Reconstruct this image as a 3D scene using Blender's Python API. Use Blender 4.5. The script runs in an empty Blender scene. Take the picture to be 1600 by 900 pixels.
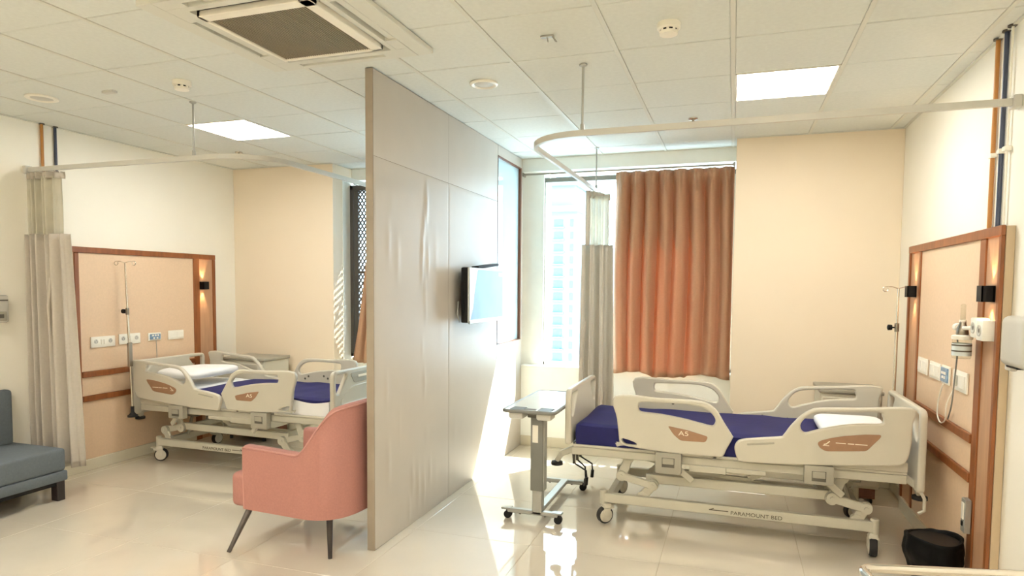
import bpy, bmesh, math, random
from mathutils import Vector, Matrix
random.seed(7)
PI = math.pi
S = bpy.context.scene
COL = S.collection

# ------------------------------------------------------------------ camera
YAW, PITCH, ROLL = math.radians(18.6724), math.radians(3.3216), math.radians(0.4401)
fw = Vector((-math.sin(YAW)*math.cos(PITCH), math.cos(YAW)*math.cos(PITCH), -math.sin(PITCH)))
rt = Vector((math.cos(YAW), math.sin(YAW), 0)); up = rt.cross(fw)
R_ = rt*math.cos(ROLL) + up*math.sin(ROLL); U_ = -rt*math.sin(ROLL) + up*math.cos(ROLL)
cam_d = bpy.data.cameras.new('camera'); cam = bpy.data.objects.new('camera', cam_d); COL.objects.link(cam)
cam.matrix_world = Matrix(((R_.x, U_.x, -fw.x, 2.0443), (R_.y, U_.y, -fw.y, 0.0), (R_.z, U_.z, -fw.z, 1.6261), (0, 0, 0, 1)))
cam_d.sensor_width = 36; cam_d.lens = 1020.37/1600*36; cam_d.shift_y = (507.52-450)/1600
cam_d.clip_start = 0.02; cam_d.clip_end = 500
S.camera = cam

# ------------------------------------------------------------------ world, sun, exposure
W = bpy.data.worlds.new('sky'); S.world = W; W.use_nodes = True
bg = W.node_tree.nodes['Background']; bg.inputs[0].default_value = (0.68, 0.88, 1.0, 1); bg.inputs[1].default_value = 5.2
sun_d = bpy.data.lights.new('sun', 'SUN'); sun_d.energy = 22.0; sun_d.angle = math.radians(0.6); sun_d.color = (1, 0.95, 0.84)
sun = bpy.data.objects.new('sun', sun_d); COL.objects.link(sun)
sun.rotation_euler = Vector((-0.72, -1, -1.67)).to_track_quat('-Z', 'Y').to_euler()
LED_STRENGTH = 16.0
LED_COLOR = (1, 0.95, 0.87)
S.view_settings.view_transform = 'Standard'; S.view_settings.look = 'None'
S.view_settings.gamma = 1; S.view_settings.use_curve_mapping = False
S.view_settings.exposure = 1.0
S.cycles.use_denoising = True
S.cycles.max_bounces = 10; S.cycles.diffuse_bounces = 6; S.cycles.transparent_max_bounces = 12
S.cycles.caustics_reflective = False; S.cycles.caustics_refractive = False
S.cycles.sample_clamp_indirect = 6

# ------------------------------------------------------------------ materials
def srgb(r, g, b):
    f = lambda c: (c/255/12.92) if c/255 <= 0.04045 else ((c/255+0.055)/1.055)**2.4
    return (f(r), f(g), f(b))
def mat(name, rgb, rough=0.5, metal=0.0, var=0.06, scale=8.0, bump=0.0, bscale=60.0, stretch=None, spec=0.5, coat=0.0, trans=0.0, emit=None, trans_rgb=None):
    m = bpy.data.materials.new(name); m.use_nodes = True; nt = m.node_tree; n = nt.nodes; L = nt.links
    p = n['Principled BSDF']; c = srgb(*rgb)
    tc = n.new('ShaderNodeTexCoord'); mp = n.new('ShaderNodeMapping')
    if stretch: mp.inputs['Scale'].default_value = stretch
    L.new(tc.outputs['Object'], mp.inputs['Vector'])
    nz = n.new('ShaderNodeTexNoise'); nz.inputs['Scale'].default_value = scale; nz.inputs['Detail'].default_value = 4
    L.new(mp.outputs[0], nz.inputs['Vector'])
    rp = n.new('ShaderNodeValToRGB'); rp.color_ramp.elements[0].position = 0.3; rp.color_ramp.elements[1].position = 0.7
    rp.color_ramp.elements[0].color = (*[max(0, v*(1-var)) for v in c], 1); rp.color_ramp.elements[1].color = (*[min(1, v*(1+var)) for v in c], 1)
    L.new(nz.outputs['Fac'], rp.inputs[0]); L.new(rp.outputs[0], p.inputs['Base Color'])
    p.inputs['Roughness'].default_value = rough; p.inputs['Metallic'].default_value = metal
    p.inputs['Specular IOR Level'].default_value = spec; p.inputs['Coat Weight'].default_value = coat
    if bump:
        nb = n.new('ShaderNodeTexNoise'); nb.inputs['Scale'].default_value = bscale; nb.inputs['Detail'].default_value = 3
        L.new(mp.outputs[0], nb.inputs['Vector'])
        bp = n.new('ShaderNodeBump'); bp.inputs['Strength'].default_value = bump; bp.inputs['Distance'].default_value = 0.004
        L.new(nb.outputs['Fac'], bp.inputs['Height']); L.new(bp.outputs[0], p.inputs['Normal'])
    if trans:
        tr = n.new('ShaderNodeBsdfTranslucent'); 
        if trans_rgb: tr.inputs[0].default_value = (*srgb(*trans_rgb), 1)
        else: L.new(rp.outputs[0], tr.inputs[0])
        mx = n.new('ShaderNodeMixShader'); mx.inputs[0].default_value = trans
        L.new(p.outputs[0], mx.inputs[1]); L.new(tr.outputs[0], mx.inputs[2]); L.new(mx.outputs[0], n['Material Output'].inputs[0])
    if emit:
        p.inputs['Emission Color'].default_value = (*emit[0], 1); p.inputs['Emission Strength'].default_value = emit[1]
    return m
def glass_mat(name, tint=(0.96, 0.99, 1.0), refl=1.5, frost=0.0):
    m = bpy.data.materials.new(name); m.use_nodes = True; nt = m.node_tree; n = nt.nodes; L = nt.links
    n.remove(n['Principled BSDF'])
    t = n.new('ShaderNodeBsdfTransparent'); t.inputs[0].default_value = (*tint, 1)
    g = n.new('ShaderNodeBsdfGlossy'); g.inputs['Roughness'].default_value = 0.01
    lw = n.new('ShaderNodeLayerWeight'); lw.inputs['Blend'].default_value = 0.5
    pw = n.new('ShaderNodeMath'); pw.operation = 'POWER'; pw.inputs[1].default_value = 6.0; L.new(lw.outputs['Facing'], pw.inputs[0])
    fr = n.new('ShaderNodeMath'); fr.operation = 'MULTIPLY_ADD'; fr.inputs[1].default_value = 0.9; fr.inputs[2].default_value = (refl-1)**2/(refl+1)**2; L.new(pw.outputs[0], fr.inputs[0])
    nz = n.new('ShaderNodeTexNoise'); nz.inputs['Scale'].default_value = 1.5
    bp = n.new('ShaderNodeBump'); bp.inputs['Strength'].default_value = 0.02; L.new(nz.outputs['Fac'], bp.inputs['Height']); L.new(bp.outputs[0], g.inputs['Normal'])
    body = t.outputs[0]
    if frost:
        df = n.new('ShaderNodeBsdfDiffuse'); df.inputs[0].default_value = (.74, .88, .92, 1); tl = n.new('ShaderNodeBsdfTranslucent'); tl.inputs[0].default_value = (.74, .88, .92, 1)
        m1 = n.new('ShaderNodeMixShader'); m1.inputs[0].default_value = 0.5; L.new(df.outputs[0], m1.inputs[1]); L.new(tl.outputs[0], m1.inputs[2])
        m2 = n.new('ShaderNodeMixShader'); m2.inputs[0].default_value = frost; L.new(body, m2.inputs[1]); L.new(m1.outputs[0], m2.inputs[2]); body = m2.outputs[0]
    mx = n.new('ShaderNodeMixShader'); L.new(fr.outputs[0], mx.inputs[0]); L.new(body, mx.inputs[1]); L.new(g.outputs[0], mx.inputs[2])
    L.new(mx.outputs[0], n['Material Output'].inputs[0]); return m
def net_mat(name, rgb):
    m = mat(name, rgb, 0.8, trans=0.5); nt = m.node_tree; n = nt.nodes; L = nt.links
    out = n['Material Output']; src = out.inputs[0].links[0].from_socket
    t = n.new('ShaderNodeBsdfTransparent'); mx = n.new('ShaderNodeMixShader'); mx.inputs[0].default_value = 0.84
    L.new(t.outputs[0], mx.inputs[1]); L.new(src, mx.inputs[2]); L.new(mx.outputs[0], out.inputs[0]); return m

M = dict(
    wall=mat('cream_wall_paint', (242, 234, 216), 0.55, var=0.015, scale=2, bump=0.05, bscale=250),
    wall_side=mat('pale_wall_paint', (242, 238, 226), 0.5, var=0.015, scale=2, bump=0.05, bscale=250),
    col=mat('peach_column_paint', (236, 222, 200), 0.55, var=0.015, scale=2, bump=0.05, bscale=250),
    white=mat('white_paint', (240, 242, 236), 0.45, var=0.02),
    tile=mat('mineral_ceiling_tile', (216, 219, 214), 0.85, var=0.03, scale=40, bump=0.25, bscale=220),
    tbar=mat('ceiling_grid_metal', (212, 212, 203), 0.5, var=0.01),
    plenum=mat('dark_plenum', (60, 58, 52), 0.9),
    floor=mat('polished_cream_floor_tile', (212, 203, 186), 0.045, var=0.03, scale=3.0, spec=0.8, coat=0.7),
    grout=mat('floor_joint', (168, 154, 130), 0.5),
    skirt=mat('skirting_tile', (214, 208, 188), 0.2, var=0.03),
    lam=mat('partition_laminate', (190, 183, 173), 0.42, var=0.03, scale=3, spec=0.35),
    lam_edge=mat('partition_edge', (152, 140, 124), 0.5),
    seam=mat('seam_dark', (120, 105, 88), 0.7),
    wood=mat('orange_brown_wood', (140, 82, 42), 0.38, var=0.22, scale=5, stretch=(6, 6, 0.7)),
    wood_dk=mat('brown_wood_laminate', (184, 144, 112), 0.4, var=0.1, scale=5, stretch=(6, 6, 0.7)),
    wood_frame=mat('dark_frame_wood', (110, 66, 44), 0.4, var=0.2, scale=6, stretch=(6, 6, 0.7)),
    fabric_panel=mat('beige_panel_laminate', (224, 196, 166), 0.5, var=0.03, scale=60),
    panel_side=mat('beige_panel_edge', (190, 170, 140), 0.6, var=0.03),
    bed=mat('bed_cream_plastic', (200, 195, 180), 0.36, var=0.015),
    bed_metal=mat('bed_cream_steel', (190, 186, 170), 0.35, var=0.02),
    bed_grey=mat('bed_grey_plastic', (160, 156, 142), 0.45, var=0.02),
    bed_dark=mat('bed_dark_grey', (92, 88, 78), 0.5),
    bed_label=mat('bed_brown_label', (156, 120, 92), 0.4, var=0.05, scale=30),
    bed_print=mat('pale_print', (238, 228, 208), 0.5),
    ink=mat('dark_print', (84, 76, 62), 0.6),
    black=mat('black_plastic', (14, 13, 14), 0.45, spec=0.3, var=0.1),
    rubber=mat('black_rubber', (34, 32, 32), 0.7, var=0.1),
    navy=mat('navy_sheet', (21, 22, 90), 0.75, var=0.12, scale=10, bump=0.3, bscale=30),
    sheet=mat('white_sheet', (240, 240, 240), 0.8, var=0.03, bump=0.2, bscale=40),
    chrome=mat('stainless_steel', (214, 208, 198), 0.16, metal=1.0, var=0.03),
    steel_dk=mat('dull_steel', (150, 142, 130), 0.3, metal=1.0, var=0.05),
    alu=mat('grey_aluminium', (172, 172, 166), 0.4, metal=0.6, var=0.03),
    alu_dk=mat('grey_column_plastic', (122, 122, 116), 0.45, var=0.04),
    pink=mat('salmon_upholstery', (172, 120, 110), 0.8, var=0.05, scale=90, bump=0.25, bscale=500),
    pink_pipe=mat('salmon_piping', (188, 138, 128), 0.75, var=0.03),
    leg_dk=mat('dark_wood_leg', (46, 38, 36), 0.4, var=0.15),
    leg_grey=mat('grey_leg', (86, 78, 72), 0.35, var=0.2, scale=20),  # one front leg, greyer than the others
    sofa=mat('grey_sofa_fabric', (98, 106, 112), 0.8, var=0.06, scale=60, bump=0.25, bscale=400),
    curtain=mat('beige_curtain', (214, 206, 194), 0.85, var=0.03, scale=60, trans=0.34),
    net=net_mat('curtain_net', (226, 222, 208)),
    peach=mat('peach_curtain', (182, 150, 122), 0.75, var=0.05, scale=70, trans=0.15, trans_rgb=(240, 142, 72), spec=0.2),
    pwhite=mat('white_plastic', (240, 236, 224), 0.35, var=0.01),
    pgrey=mat('pale_grey_plastic', (196, 194, 186), 0.35, var=0.02),
    lcd=mat('blue_panel_label', (120, 150, 178), 0.3, var=0.3, scale=60),
    bronze=mat('orange_pipe', (186, 128, 62), 0.35, var=0.05),
    bluepipe=mat('blue_grey_pipe', (62, 70, 92), 0.35, var=0.05),
    frame_dk=mat('dark_window_frame', (72, 68, 62), 0.45, var=0.08),
    grey_bar=mat('grey_window_head', (128, 128, 120), 0.5),
    glass=glass_mat('clear_glass'),
    pglass=glass_mat('partition_glass', (0.9, 0.97, 0.98), 1.6, 0.6),
    bottle=glass_mat('clear_plastic', (0.92, 0.93, 0.9), 1.4),
    screen=mat('screen_film_sky_tint', (112, 152, 186), 0.3, var=0.1, scale=4, spec=0.2),  # window sky reflected on the switched-off screen, put into the base blue
    film=mat('clear_film', (206, 214, 214), 0.2, var=0.08, scale=12),
    grille=mat('cassette_grille', (150, 138, 120), 0.6, var=0.06, scale=200),
    led=mat('led_diffuser', (255, 246, 228), 0.5, emit=(LED_COLOR, LED_STRENGTH)),
    lamp=mat('sconce_glow', (255, 220, 170), 0.5, emit=((1, 0.72, 0.42), 30)),
    tower=mat('hazed_tower_render', (122, 138, 150), 0.8, var=0.03),  # distance haze put into the blue-grey of tower walls and windows
    tower_win=mat('hazed_tower_window', (90, 114, 134), 0.6, var=0.05),
    bag=mat('black_bin_bag', (3, 3, 3), 0.55, spec=0.15, var=0.2, bump=0.5, bscale=25),
    tabletop=mat('pale_table_laminate', (224, 230, 228), 0.18, var=0.02, spec=0.6),
)

# ------------------------------------------------------------------ mesh helpers
class MB:
    def __init__(s): s.v = []; s.f = []
    def add(s, v, f):
        b = len(s.v); s.v += [tuple(p) for p in v]; s.f += [[i+b for i in q] for q in f]; return s
    def box(s, x0, x1, y0, y1, z0, z1, bev=0.0, seg=2, mtx=None):
        bm = bmesh.new(); bmesh.ops.create_cube(bm, size=1)
        for v in bm.verts: v.co = Vector(((x0+x1)/2+v.co.x*(x1-x0), (y0+y1)/2+v.co.y*(y1-y0), (z0+z1)/2+v.co.z*(z1-z0)))
        if bev: bmesh.ops.bevel(bm, geom=bm.edges[:], offset=bev, segments=seg, profile=0.5, affect='EDGES')
        return s.frombm(bm, mtx)
    def frombm(s, bm, mtx=None):
        bm.verts.index_update()
        vs = [(mtx @ v.co if mtx else v.co.copy()) for v in bm.verts]
        fs = [[v.index for v in f.verts] for f in bm.faces]; bm.free()
        return s.add(vs, fs)
    def bar(s, a, b, w, h, bev=0.0, upv=(0, 0, 1)):
        a = Vector(a); b = Vector(b); d = b-a; L = d.length; d.normalize(); u = Vector(upv)
        if abs(d.dot(u)) > 0.98: u = Vector((1, 0, 0))
        sd = d.cross(u).normalized(); u = sd.cross(d)
        m = Matrix(((d.x, sd.x, u.x, a.x), (d.y, sd.y, u.y, a.y), (d.z, sd.z, u.z, a.z), (0, 0, 0, 1)))
        return s.box(0, L, -w/2, w/2, -h/2, h/2, bev, 1, m)
    def tube(s, pts, r, n=10, closed=False, caps=True):
        P = [Vector(p) for p in pts]; N = len(P); rings = []; pu = None
        for i, p in enumerate(P):
            if closed: t = (P[(i+1) % N]-P[i-1])
            else: t = P[min(i+1, N-1)]-P[max(i-1, 0)]
            t.normalize()
            if pu is None:
                a = Vector((0, 0, 1)) if abs(t.z) < 0.9 else Vector((1, 0, 0)); u = t.cross(a).normalized()
            else: u = (pu - t*pu.dot(t)).normalized()
            pu = u; w = t.cross(u); rr = r[i] if isinstance(r, (list, tuple)) else r
            rings.append([p+(u*math.cos(2*PI*k/n)+w*math.sin(2*PI*k/n))*rr for k in range(n)])
        v = [q for ring in rings for q in ring]; f = []
        for i in range(N if closed else N-1):
            j = (i+1) % N
            for k in range(n): f.append([i*n+k, i*n+(k+1) % n, j*n+(k+1) % n, j*n+k])
        if caps and not closed: f.append(list(range(n))[::-1]); f.append([(N-1)*n+k for k in range(n)])
        return s.add(v, f)
    def lathe(s, prof, c=(0, 0, 0), n=24, axis='z', cap=True):
        v = []; f = []
        for (r, h) in prof:
            for k in range(n):
                a = 2*PI*k/n; x, y = r*math.cos(a), r*math.sin(a)
                q = {'z': (x, y, h), 'y': (x, h, y), 'x': (h, x, y)}[axis]; v.append((c[0]+q[0], c[1]+q[1], c[2]+q[2]))
        for i in range(len(prof)-1):
            for k in range(n): f.append([i*n+k, i*n+(k+1) % n, (i+1)*n+(k+1) % n, (i+1)*n+k])
        if cap: f.append(list(range(n))[::-1]); f.append([(len(prof)-1)*n+k for k in range(n)])
        return s.add(v, f)
    def grid(s, fn, nu, nv):
        v = [fn(i/nu, j/nv) for j in range(nv+1) for i in range(nu+1)]
        f = [[j*(nu+1)+i, j*(nu+1)+i+1, (j+1)*(nu+1)+i+1, (j+1)*(nu+1)+i] for j in range(nv) for i in range(nu)]
        return s.add(v, f)
    def mesh(s, name, m, smooth=35):
        me = bpy.data.meshes.new(name); me.from_pydata(s.v, [], s.f); me.validate(); 
        bm = bmesh.new(); bm.from_mesh(me); bmesh.ops.recalc_face_normals(bm, faces=bm.faces[:]); bm.to_mesh(me); bm.free()
        me.materials.append(m)
        if smooth: me.shade_smooth(); me.set_sharp_from_angle(angle=math.radians(smooth))
        return me
    def build(s, name, m, parent=None, smooth=35, loc=None):
        return link(name, s.mesh(name, m, smooth), parent, loc)
def link(name, me, parent=None, loc=None):
    o = bpy.data.objects.new(name, me); COL.objects.link(o)
    if parent: o.parent = parent
    if loc: o.location = loc
    return o
def B(*a, **k): return MB().box(*a, **k)
def thing(name, label, cat, loc=(0, 0, 0), rz=0.0, group=None):
    o = bpy.data.objects.new(name, None); COL.objects.link(o); o.empty_display_size = 0.1
    o.location = loc; o.rotation_euler = (0, 0, rz); return tag(o, label, cat, group)
def tag(o, label, cat, group=None, kind=None):
    o['label'] = label; o['category'] = cat
    if group: o['group'] = group
    if kind: o['kind'] = kind
    return o
def struct(o): o['kind'] = 'structure'; return o
def copy_tree(o, parent=None):
    c = o.copy(); COL.objects.link(c)
    if parent: c.parent = parent
    for ch in list(o.children): copy_tree(ch, c)
    return c
def smooth_poly(pts, n=4):
    out = []; N = len(pts)
    for i in range(N):
        p0, p1, p2, p3 = (Vector(pts[(i+k) % N]).to_2d() for k in (-1, 0, 1, 2))
        for k in range(n):
            t = k/n; out.append(0.5*((2*p1)+(p2-p0)*t+(2*p0-5*p1+4*p2-p3)*t*t+(3*p1-p0-3*p2+p3)*t**3))
    return [(p.x, p.y) for p in out]
def round_poly(pts, r, n=5):
    """polygon with every corner rounded to radius about r (r may be a list)"""
    out = []; N = len(pts)
    for i in range(N):
        p = Vector(pts[i]); a = Vector(pts[i-1]); b = Vector(pts[(i+1) % N]); rr = r[i] if isinstance(r, (list, tuple)) else r
        da = a-p; db = b-p; ra = min(rr, da.length*0.49); rb = min(rr, db.length*0.49)
        A = p+da.normalized()*ra; Bv = p+db.normalized()*rb
        if rr <= 0: out.append((p.x, p.y)); continue
        for k in range(n+1):
            t = k/n; q = A*(1-t)**2+p*2*t*(1-t)+Bv*t*t; out.append((q.x, q.y))
    return out
def plate(name, m, outer, holes=(), thick=0.03, bev=0.006, plane='xz', off=0.0, parent=None, smooth=40):
    """a flat bevelled board cut from 2-D outlines, standing in the given plane"""
    cu = bpy.data.curves.new(name, 'CURVE'); cu.dimensions = '2D'; cu.fill_mode = 'BOTH'
    cu.extrude = max(0.0, thick/2-bev); cu.bevel_depth = bev; cu.bevel_resolution = 2; cu.offset = -bev
    for poly in (outer, *holes):
        sp = cu.splines.new('POLY'); sp.points.add(len(poly)-1); sp.use_cyclic_u = True
        for q, p in zip(sp.points, poly): q.co = (p[0], p[1], 0, 1)
    tmp = bpy.data.objects.new('tmp', cu); COL.objects.link(tmp)
    dg = bpy.context.evaluated_depsgraph_get(); dg.update()
    me = bpy.data.meshes.new_from_object(tmp.evaluated_get(dg)); bpy.data.objects.remove(tmp); bpy.data.curves.remove(cu)
    if plane == 'xz': mt = Matrix(((1, 0, 0, 0), (0, 0, -1, off), (0, 1, 0, 0), (0, 0, 0, 1)))
    elif plane == 'yz': mt = Matrix(((0, 0, 1, off), (1, 0, 0, 0), (0, 1, 0, 0), (0, 0, 0, 1)))
    else: mt = Matrix.Translation((0, 0, off))
    me.transform(mt); me.materials.clear(); me.materials.append(m)
    me.shade_smooth(); me.set_sharp_from_angle(angle=math.radians(smooth))
    return link(name, me, parent)
def text(name, s, m, size, mtx, parent=None, thick=0.0008, squash=1.0):
    cu = bpy.data.curves.new(name, 'FONT'); cu.body = s; cu.size = size; cu.extrude = thick; cu.align_x = 'CENTER'; cu.align_y = 'CENTER'
    tmp = bpy.data.objects.new('tmp', cu); COL.objects.link(tmp)
    dg = bpy.context.evaluated_depsgraph_get(); dg.update()
    me = bpy.data.meshes.new_from_object(tmp.evaluated_get(dg)); bpy.data.objects.remove(tmp); bpy.data.curves.remove(cu)
    me.transform(Matrix.Diagonal((squash, 1, 1, 1))); me.transform(mtx); me.materials.clear(); me.materials.append(m)
    return link(name, me, parent)
def arc(c, r, a0, a1, n, plane='xy'):
    o = []
    for k in range(n+1):
        a = math.radians(a0+(a1-a0)*k/n); x, y = r*math.cos(a), r*math.sin(a)
        o.append({'xy': (c[0]+x, c[1]+y, c[2]), 'xz': (c[0]+x, c[1], c[2]+y), 'yz': (c[0], c[1]+x, c[2]+y)}[plane])
    return o

# ------------------------------------------------------------------ structure
H = 2.9094
XL, XR, YB, YW, YO, YR = -3.283, 3.309, 5.99, 6.356, 6.72, -2.2
# floor: joint bed and polished tiles
fl = struct(B(XL-0.2, XR+0.2, YR-0.2, YO, -0.12, -0.0015).build('floor', M['grout']))
TS = 0.8
fx, fy = 0.07-4*TS-0.4, 3.86-8*TS
tm = B(-TS/2+.001, TS/2-.001, -TS/2+.001, TS/2-.001, -0.02, 0.0, 0.0012, 1).mesh('floor_tile', M['floor'])
for i in range(9):
    for j in range(12):
        x, y = 0.07-TS*4.5+i*TS, 3.86-TS*7.5+j*TS
        x0, x1, y0, y1 = max(x-TS/2, XL), min(x+TS/2, XR), max(y-TS/2, YR), min(y+TS/2, YW)
        if x1-x0 < 0.02 or y1-y0 < 0.02: continue
        if x1-x0 > TS-.001 and y1-y0 > TS-.001: link('floor_tile', tm, fl, (x, y, 0))
        else: B(x0+.001, x1-.001, y0+.001, y1-.001, -0.02, 0.0, 0.0012, 1).build('floor_tile', M['floor'], fl)
# walls
struct(B(XL-0.15, XL, YR, YO, 0, H+0.2).build('wall_left', M['wall_side']))
struct(B(XR, XR+0.15, YR, YO, 0, H+0.2).build('wall_right', M['wall_side']))
struct(B(XL-0.15, XR+0.15, YR-0.15, YR, 0, H+0.2).build('wall_rear', M['wall']))
SILL, HEAD = 0.83, 2.785
wb = MB()
wb.box(XL, XR, YW, YO, 0, SILL-0.02); wb.box(XL, XR, YW, YO, HEAD, H+0.2)
wb.box(-0.25, 0.2, YW+0.09, YO, SILL-0.02, HEAD); wb.box(XL, -2.12, YW+0.09, YO, SILL-0.02, HEAD); wb.box(2.04, XR, YW, YO, SILL-0.02, HEAD)
wbo = struct(wb.build('wall_back', M['white'], smooth=0))
B(2.04, XR, YB, YW, 0, H, 0.003, 1).build('column', M['col'], wbo)
lc = MB(); lc.box(XL, -1.99, YB, YW, 0, H, 0.003, 1)
lc.build('column', M['col'], wbo)
B(-1.99, -1.985, 6.17, 6.31, 0, 2.78).build('reveal_strip', M['white'], wbo, smooth=0)  # thin white strip along the left column reveal
for (x0, x1) in ((0.0, 2.04), (-1.99, -0.051)):
    B(x0, x1, YW-0.012, YO-0.25, SILL-0.02, SILL, 0.004, 1).build('sill', M['white'], wbo)
# ceiling: slab, grid bars, tiles
ce = struct(B(XL-0.15, XR+0.15, YR-0.15, YO, H+0.06, H+0.2).build('ceiling', M['plenum']))
GX, GY = [0.81+0.6*k for k in range(-7, 5)], [3.0211+0.6*j for j in range(-9, 6)]
CASS = (-0.56, 0.47, 2.33, 3.29)
def clipx(a, b): return max(a, XL), min(b, XR)
YT = YW
for x in GX:
    for (y0, y1) in ((YR, YT),):
        segs = [(y0, y1)] if not (CASS[0] < x < CASS[1]) else [(y0, CASS[2]), (CASS[3], y1)]
        for (a, b) in segs:
            B(x-0.012, x+0.012, a, b, H, H+0.03).build('grid_bar', M['tbar'], ce, smooth=0)
ttile = {}
led_cells = {(2.31, 4.52), (-1.89, 4.52), (2.31, 1.52), (-1.89, 1.52), (0.51, 0.32), (-1.89, -1.48), (2.31, -1.48), (-0.69, -0.88)}
GXa = [XL]+GX+[XR]; GYa = [YR]+GY+[YT]
leds = []
for i in range(len(GXa)-1):
    for j in range(len(GYa)-1):
        x0, x1, y0, y1 = GXa[i], GXa[i+1], GYa[j], GYa[j+1]; mx, my = (x0+x1)/2, (y0+y1)/2
        if y1-y0 < 0.03 or x1-x0 < 0.03: continue
        if CASS[0]+.05 < mx < CASS[1]-.05 and CASS[2]+.05 < my < CASS[3]-.05: continue
        if any(abs(mx-a) < 0.05 and abs(my-b) < 0.05 for a, b in led_cells): leds.append((mx, my)); continue
        key = (round(x1-x0, 3), round(y1-y0, 3))
        if key not in ttile:
            w, d = (x1-x0)/2-0.012, (y1-y0)/2-0.0035
            ttile[key] = B(-w, w, -d, d, 0.0, 0.02, 0.003, 1).mesh('ceiling_tile', M['tile'])
        t = link('ceiling_tile', ttile[key], ce, (mx, my, H+0.004+random.uniform(-0.001, 0.0015)))
for j, y in enumerate(GY):
    B(XL, XR, y-0.009, y+0.009, H+0.014, H+0.028).build('grid_bar', M['seam'], ce, smooth=0) if not (CASS[2] < y < CASS[3]) else None
for (a, b, nm) in ((XL, XL+0.02, 'l'), (XR-0.02, XR, 'r')):
    B(a, b, YR, YB, H-0.004, H+0.004).build('edge_trim', M['tbar'], ce, smooth=0)
B(2.04, XR, YB-0.02, YB, H-0.003, H+0.004).build('edge_trim', M['tbar'], ce, smooth=0)
B(XL, -1.99, YB-0.02, YB, H-0.003, H+0.004).build('edge_trim', M['tbar'], ce, smooth=0)
B(-1.99, 2.04, YW-0.02, YW, H-0.003, H+0.004).build('edge_trim', M['tbar'], ce, smooth=0)
# skirting
struct(B(XR-0.012, XR, YR, YB, 0, 0.1, 0.003, 1).build('baseboard_right', M['skirt']))
struct(B(XL, XL+0.012, YR, YB, 0, 0.1, 0.003, 1).build('baseboard_left', M['skirt']))
bb = MB(); bb.box(2.04, XR-.012, YB-0.012, YB, 0, 0.1, .003, 1); bb.box(XL+.012, -1.99, YB-0.012, YB, 0, 0.1, .003, 1)
bb.box(-0.0, 2.04, YW-0.012, YW, 0, 0.1, .003, 1); bb.box(-1.92, -0.051, YW-0.012, YW, 0, 0.1, .003, 1)
struct(bb.build('baseboard_back', M['skirt']))
# partition between the two bays
PX0, PX1, PY0 = -0.051, 0.0, 3.455
GY0, GY1, GZ0, GZ1 = 5.62, 6.315, 1.095, 2.815
wc = MB(); wc.box(PX0+.004, PX1-.004, PY0+.004, GY0, 0.0, H); wc.box(PX0+.004, PX1-.004, GY0, YW, 0, GZ0-.01); wc.box(PX0+.004, PX1-.004, GY0, YW, GZ1+.01, H); wc.box(PX0+.004, PX1-.004, GY1+.01, YW, GZ0-.01, GZ1+.01)
wco = struct(wc.build('wall_center', M['seam'], smooth=0))
SY, SZ = 4.54, 2.40
blis = []
rb = random.Random(11)
def blister(y, z, sy, sz, h): blis.append((y, z, sy, sz, h))
for (y, z, sz, h) in ((4.16, 2.2, .13, .010), (4.12, 2.05, .08, .006), (4.10, 1.88, .09, .009), (4.09, 1.72, .07, .007), (4.19, 1.8, .1, .006), (4.14, 1.6, .09, .006), (4.15, 1.45, .07, .004),
                      (4.13, .95, .09, .006), (4.1, 1.2, .06, .003), (3.63, 1.9, .12, .004), (3.75, 1.8, .12, .004), (3.6, .98, .1, .006), (3.62, .5, .12, .007),
                      (3.95, .3, .09, .008), (4.03, .24, .1, .009), (4.12, .2, .1, .008), (3.9, .12, .08, .006), (4.22, .3, .08, .005)):
    blister(y, z, 0.018 if sz < .11 else 0.026, sz, h)
for k in range(14):
    blister(rb.uniform(3.6, 5.4), rb.uniform(.1, 2.2), rb.uniform(.02, .05), rb.uniform(.05, .14), rb.uniform(.0008, .002))
def pan(y0, y1, z0, z1, bl):
    def fn(u, v):
        y, z = y0+(y1-y0)*u, z0+(z1-z0)*v; d = 0.0
        e = min(y-y0, y1-y, z-z0, z1-z); k = min(1, max(0, e/0.03))
        if bl:
            for (by, bz, sy, sz, h) in blis:
                a = ((y-by)/sy)**2+((z-bz)/sz)**2
                if a < 9: d += h*math.exp(-a)
        return (PX1+d*k-(0.002 if e < 1e-6 else 0), y, z)
    mb = MB(); mb.grid(fn, 70 if bl else 4, 110 if bl else 4); return mb
g = 0.0012
pan(PY0, SY-g, 0.002, SZ-g, True).build('panel', M['lam'], wco, 60); pan(SY+g, GY0-g, 0.002, SZ-g, True).build('panel', M['lam'], wco, 60)
pan(PY0, SY-g, SZ+g, H-.002, False).build('panel', M['lam'], wco, 60); pan(SY+g, GY0-g, SZ+g, H-.002, False).build('panel', M['lam'], wco, 60)
pan(GY0+g, YW, 0.002, GZ0-.001, False).build('panel', M['lam'], wco, 60)
fr = MB(); fr.box(PX0, PX1, GY0+g, YW, GZ1, H-.002); fr.box(PX0, PX1, GY1, YW, GZ0, GZ1); fr.build('panel', M['lam'], wco, smooth=0)
B(PX0, PX1, PY0-.006, PY0+.004, 0, H, .002, 1).build('edge_strip', M['lam_edge'], wco)
pl = MB(); pl.box(PX0-.001, PX0+.004, PY0, GY0, 0, H); pl.box(PX0-.001, PX0+.004, GY0, YW, 0, GZ0); pl.box(PX0-.001, PX0+.004, GY0, YW, GZ1, H)
pl.build('panel', M['lam'], wco, smooth=0)
gf = MB(); gf.box(PX0, PX1+.002, GY1-.03, GY1, GZ0, GZ1); gf.box(PX0, PX1+.002, GY0, GY1, GZ1-.012, GZ1); gf.box(PX0, PX1+.002, GY0, GY1, GZ0, GZ0+.008); gf.box(PX0, PX1+.002, GY0, GY0+.004, GZ0, GZ1)
gf.build('glass_frame', M['wood_frame'], wco, smooth=0)
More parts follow.
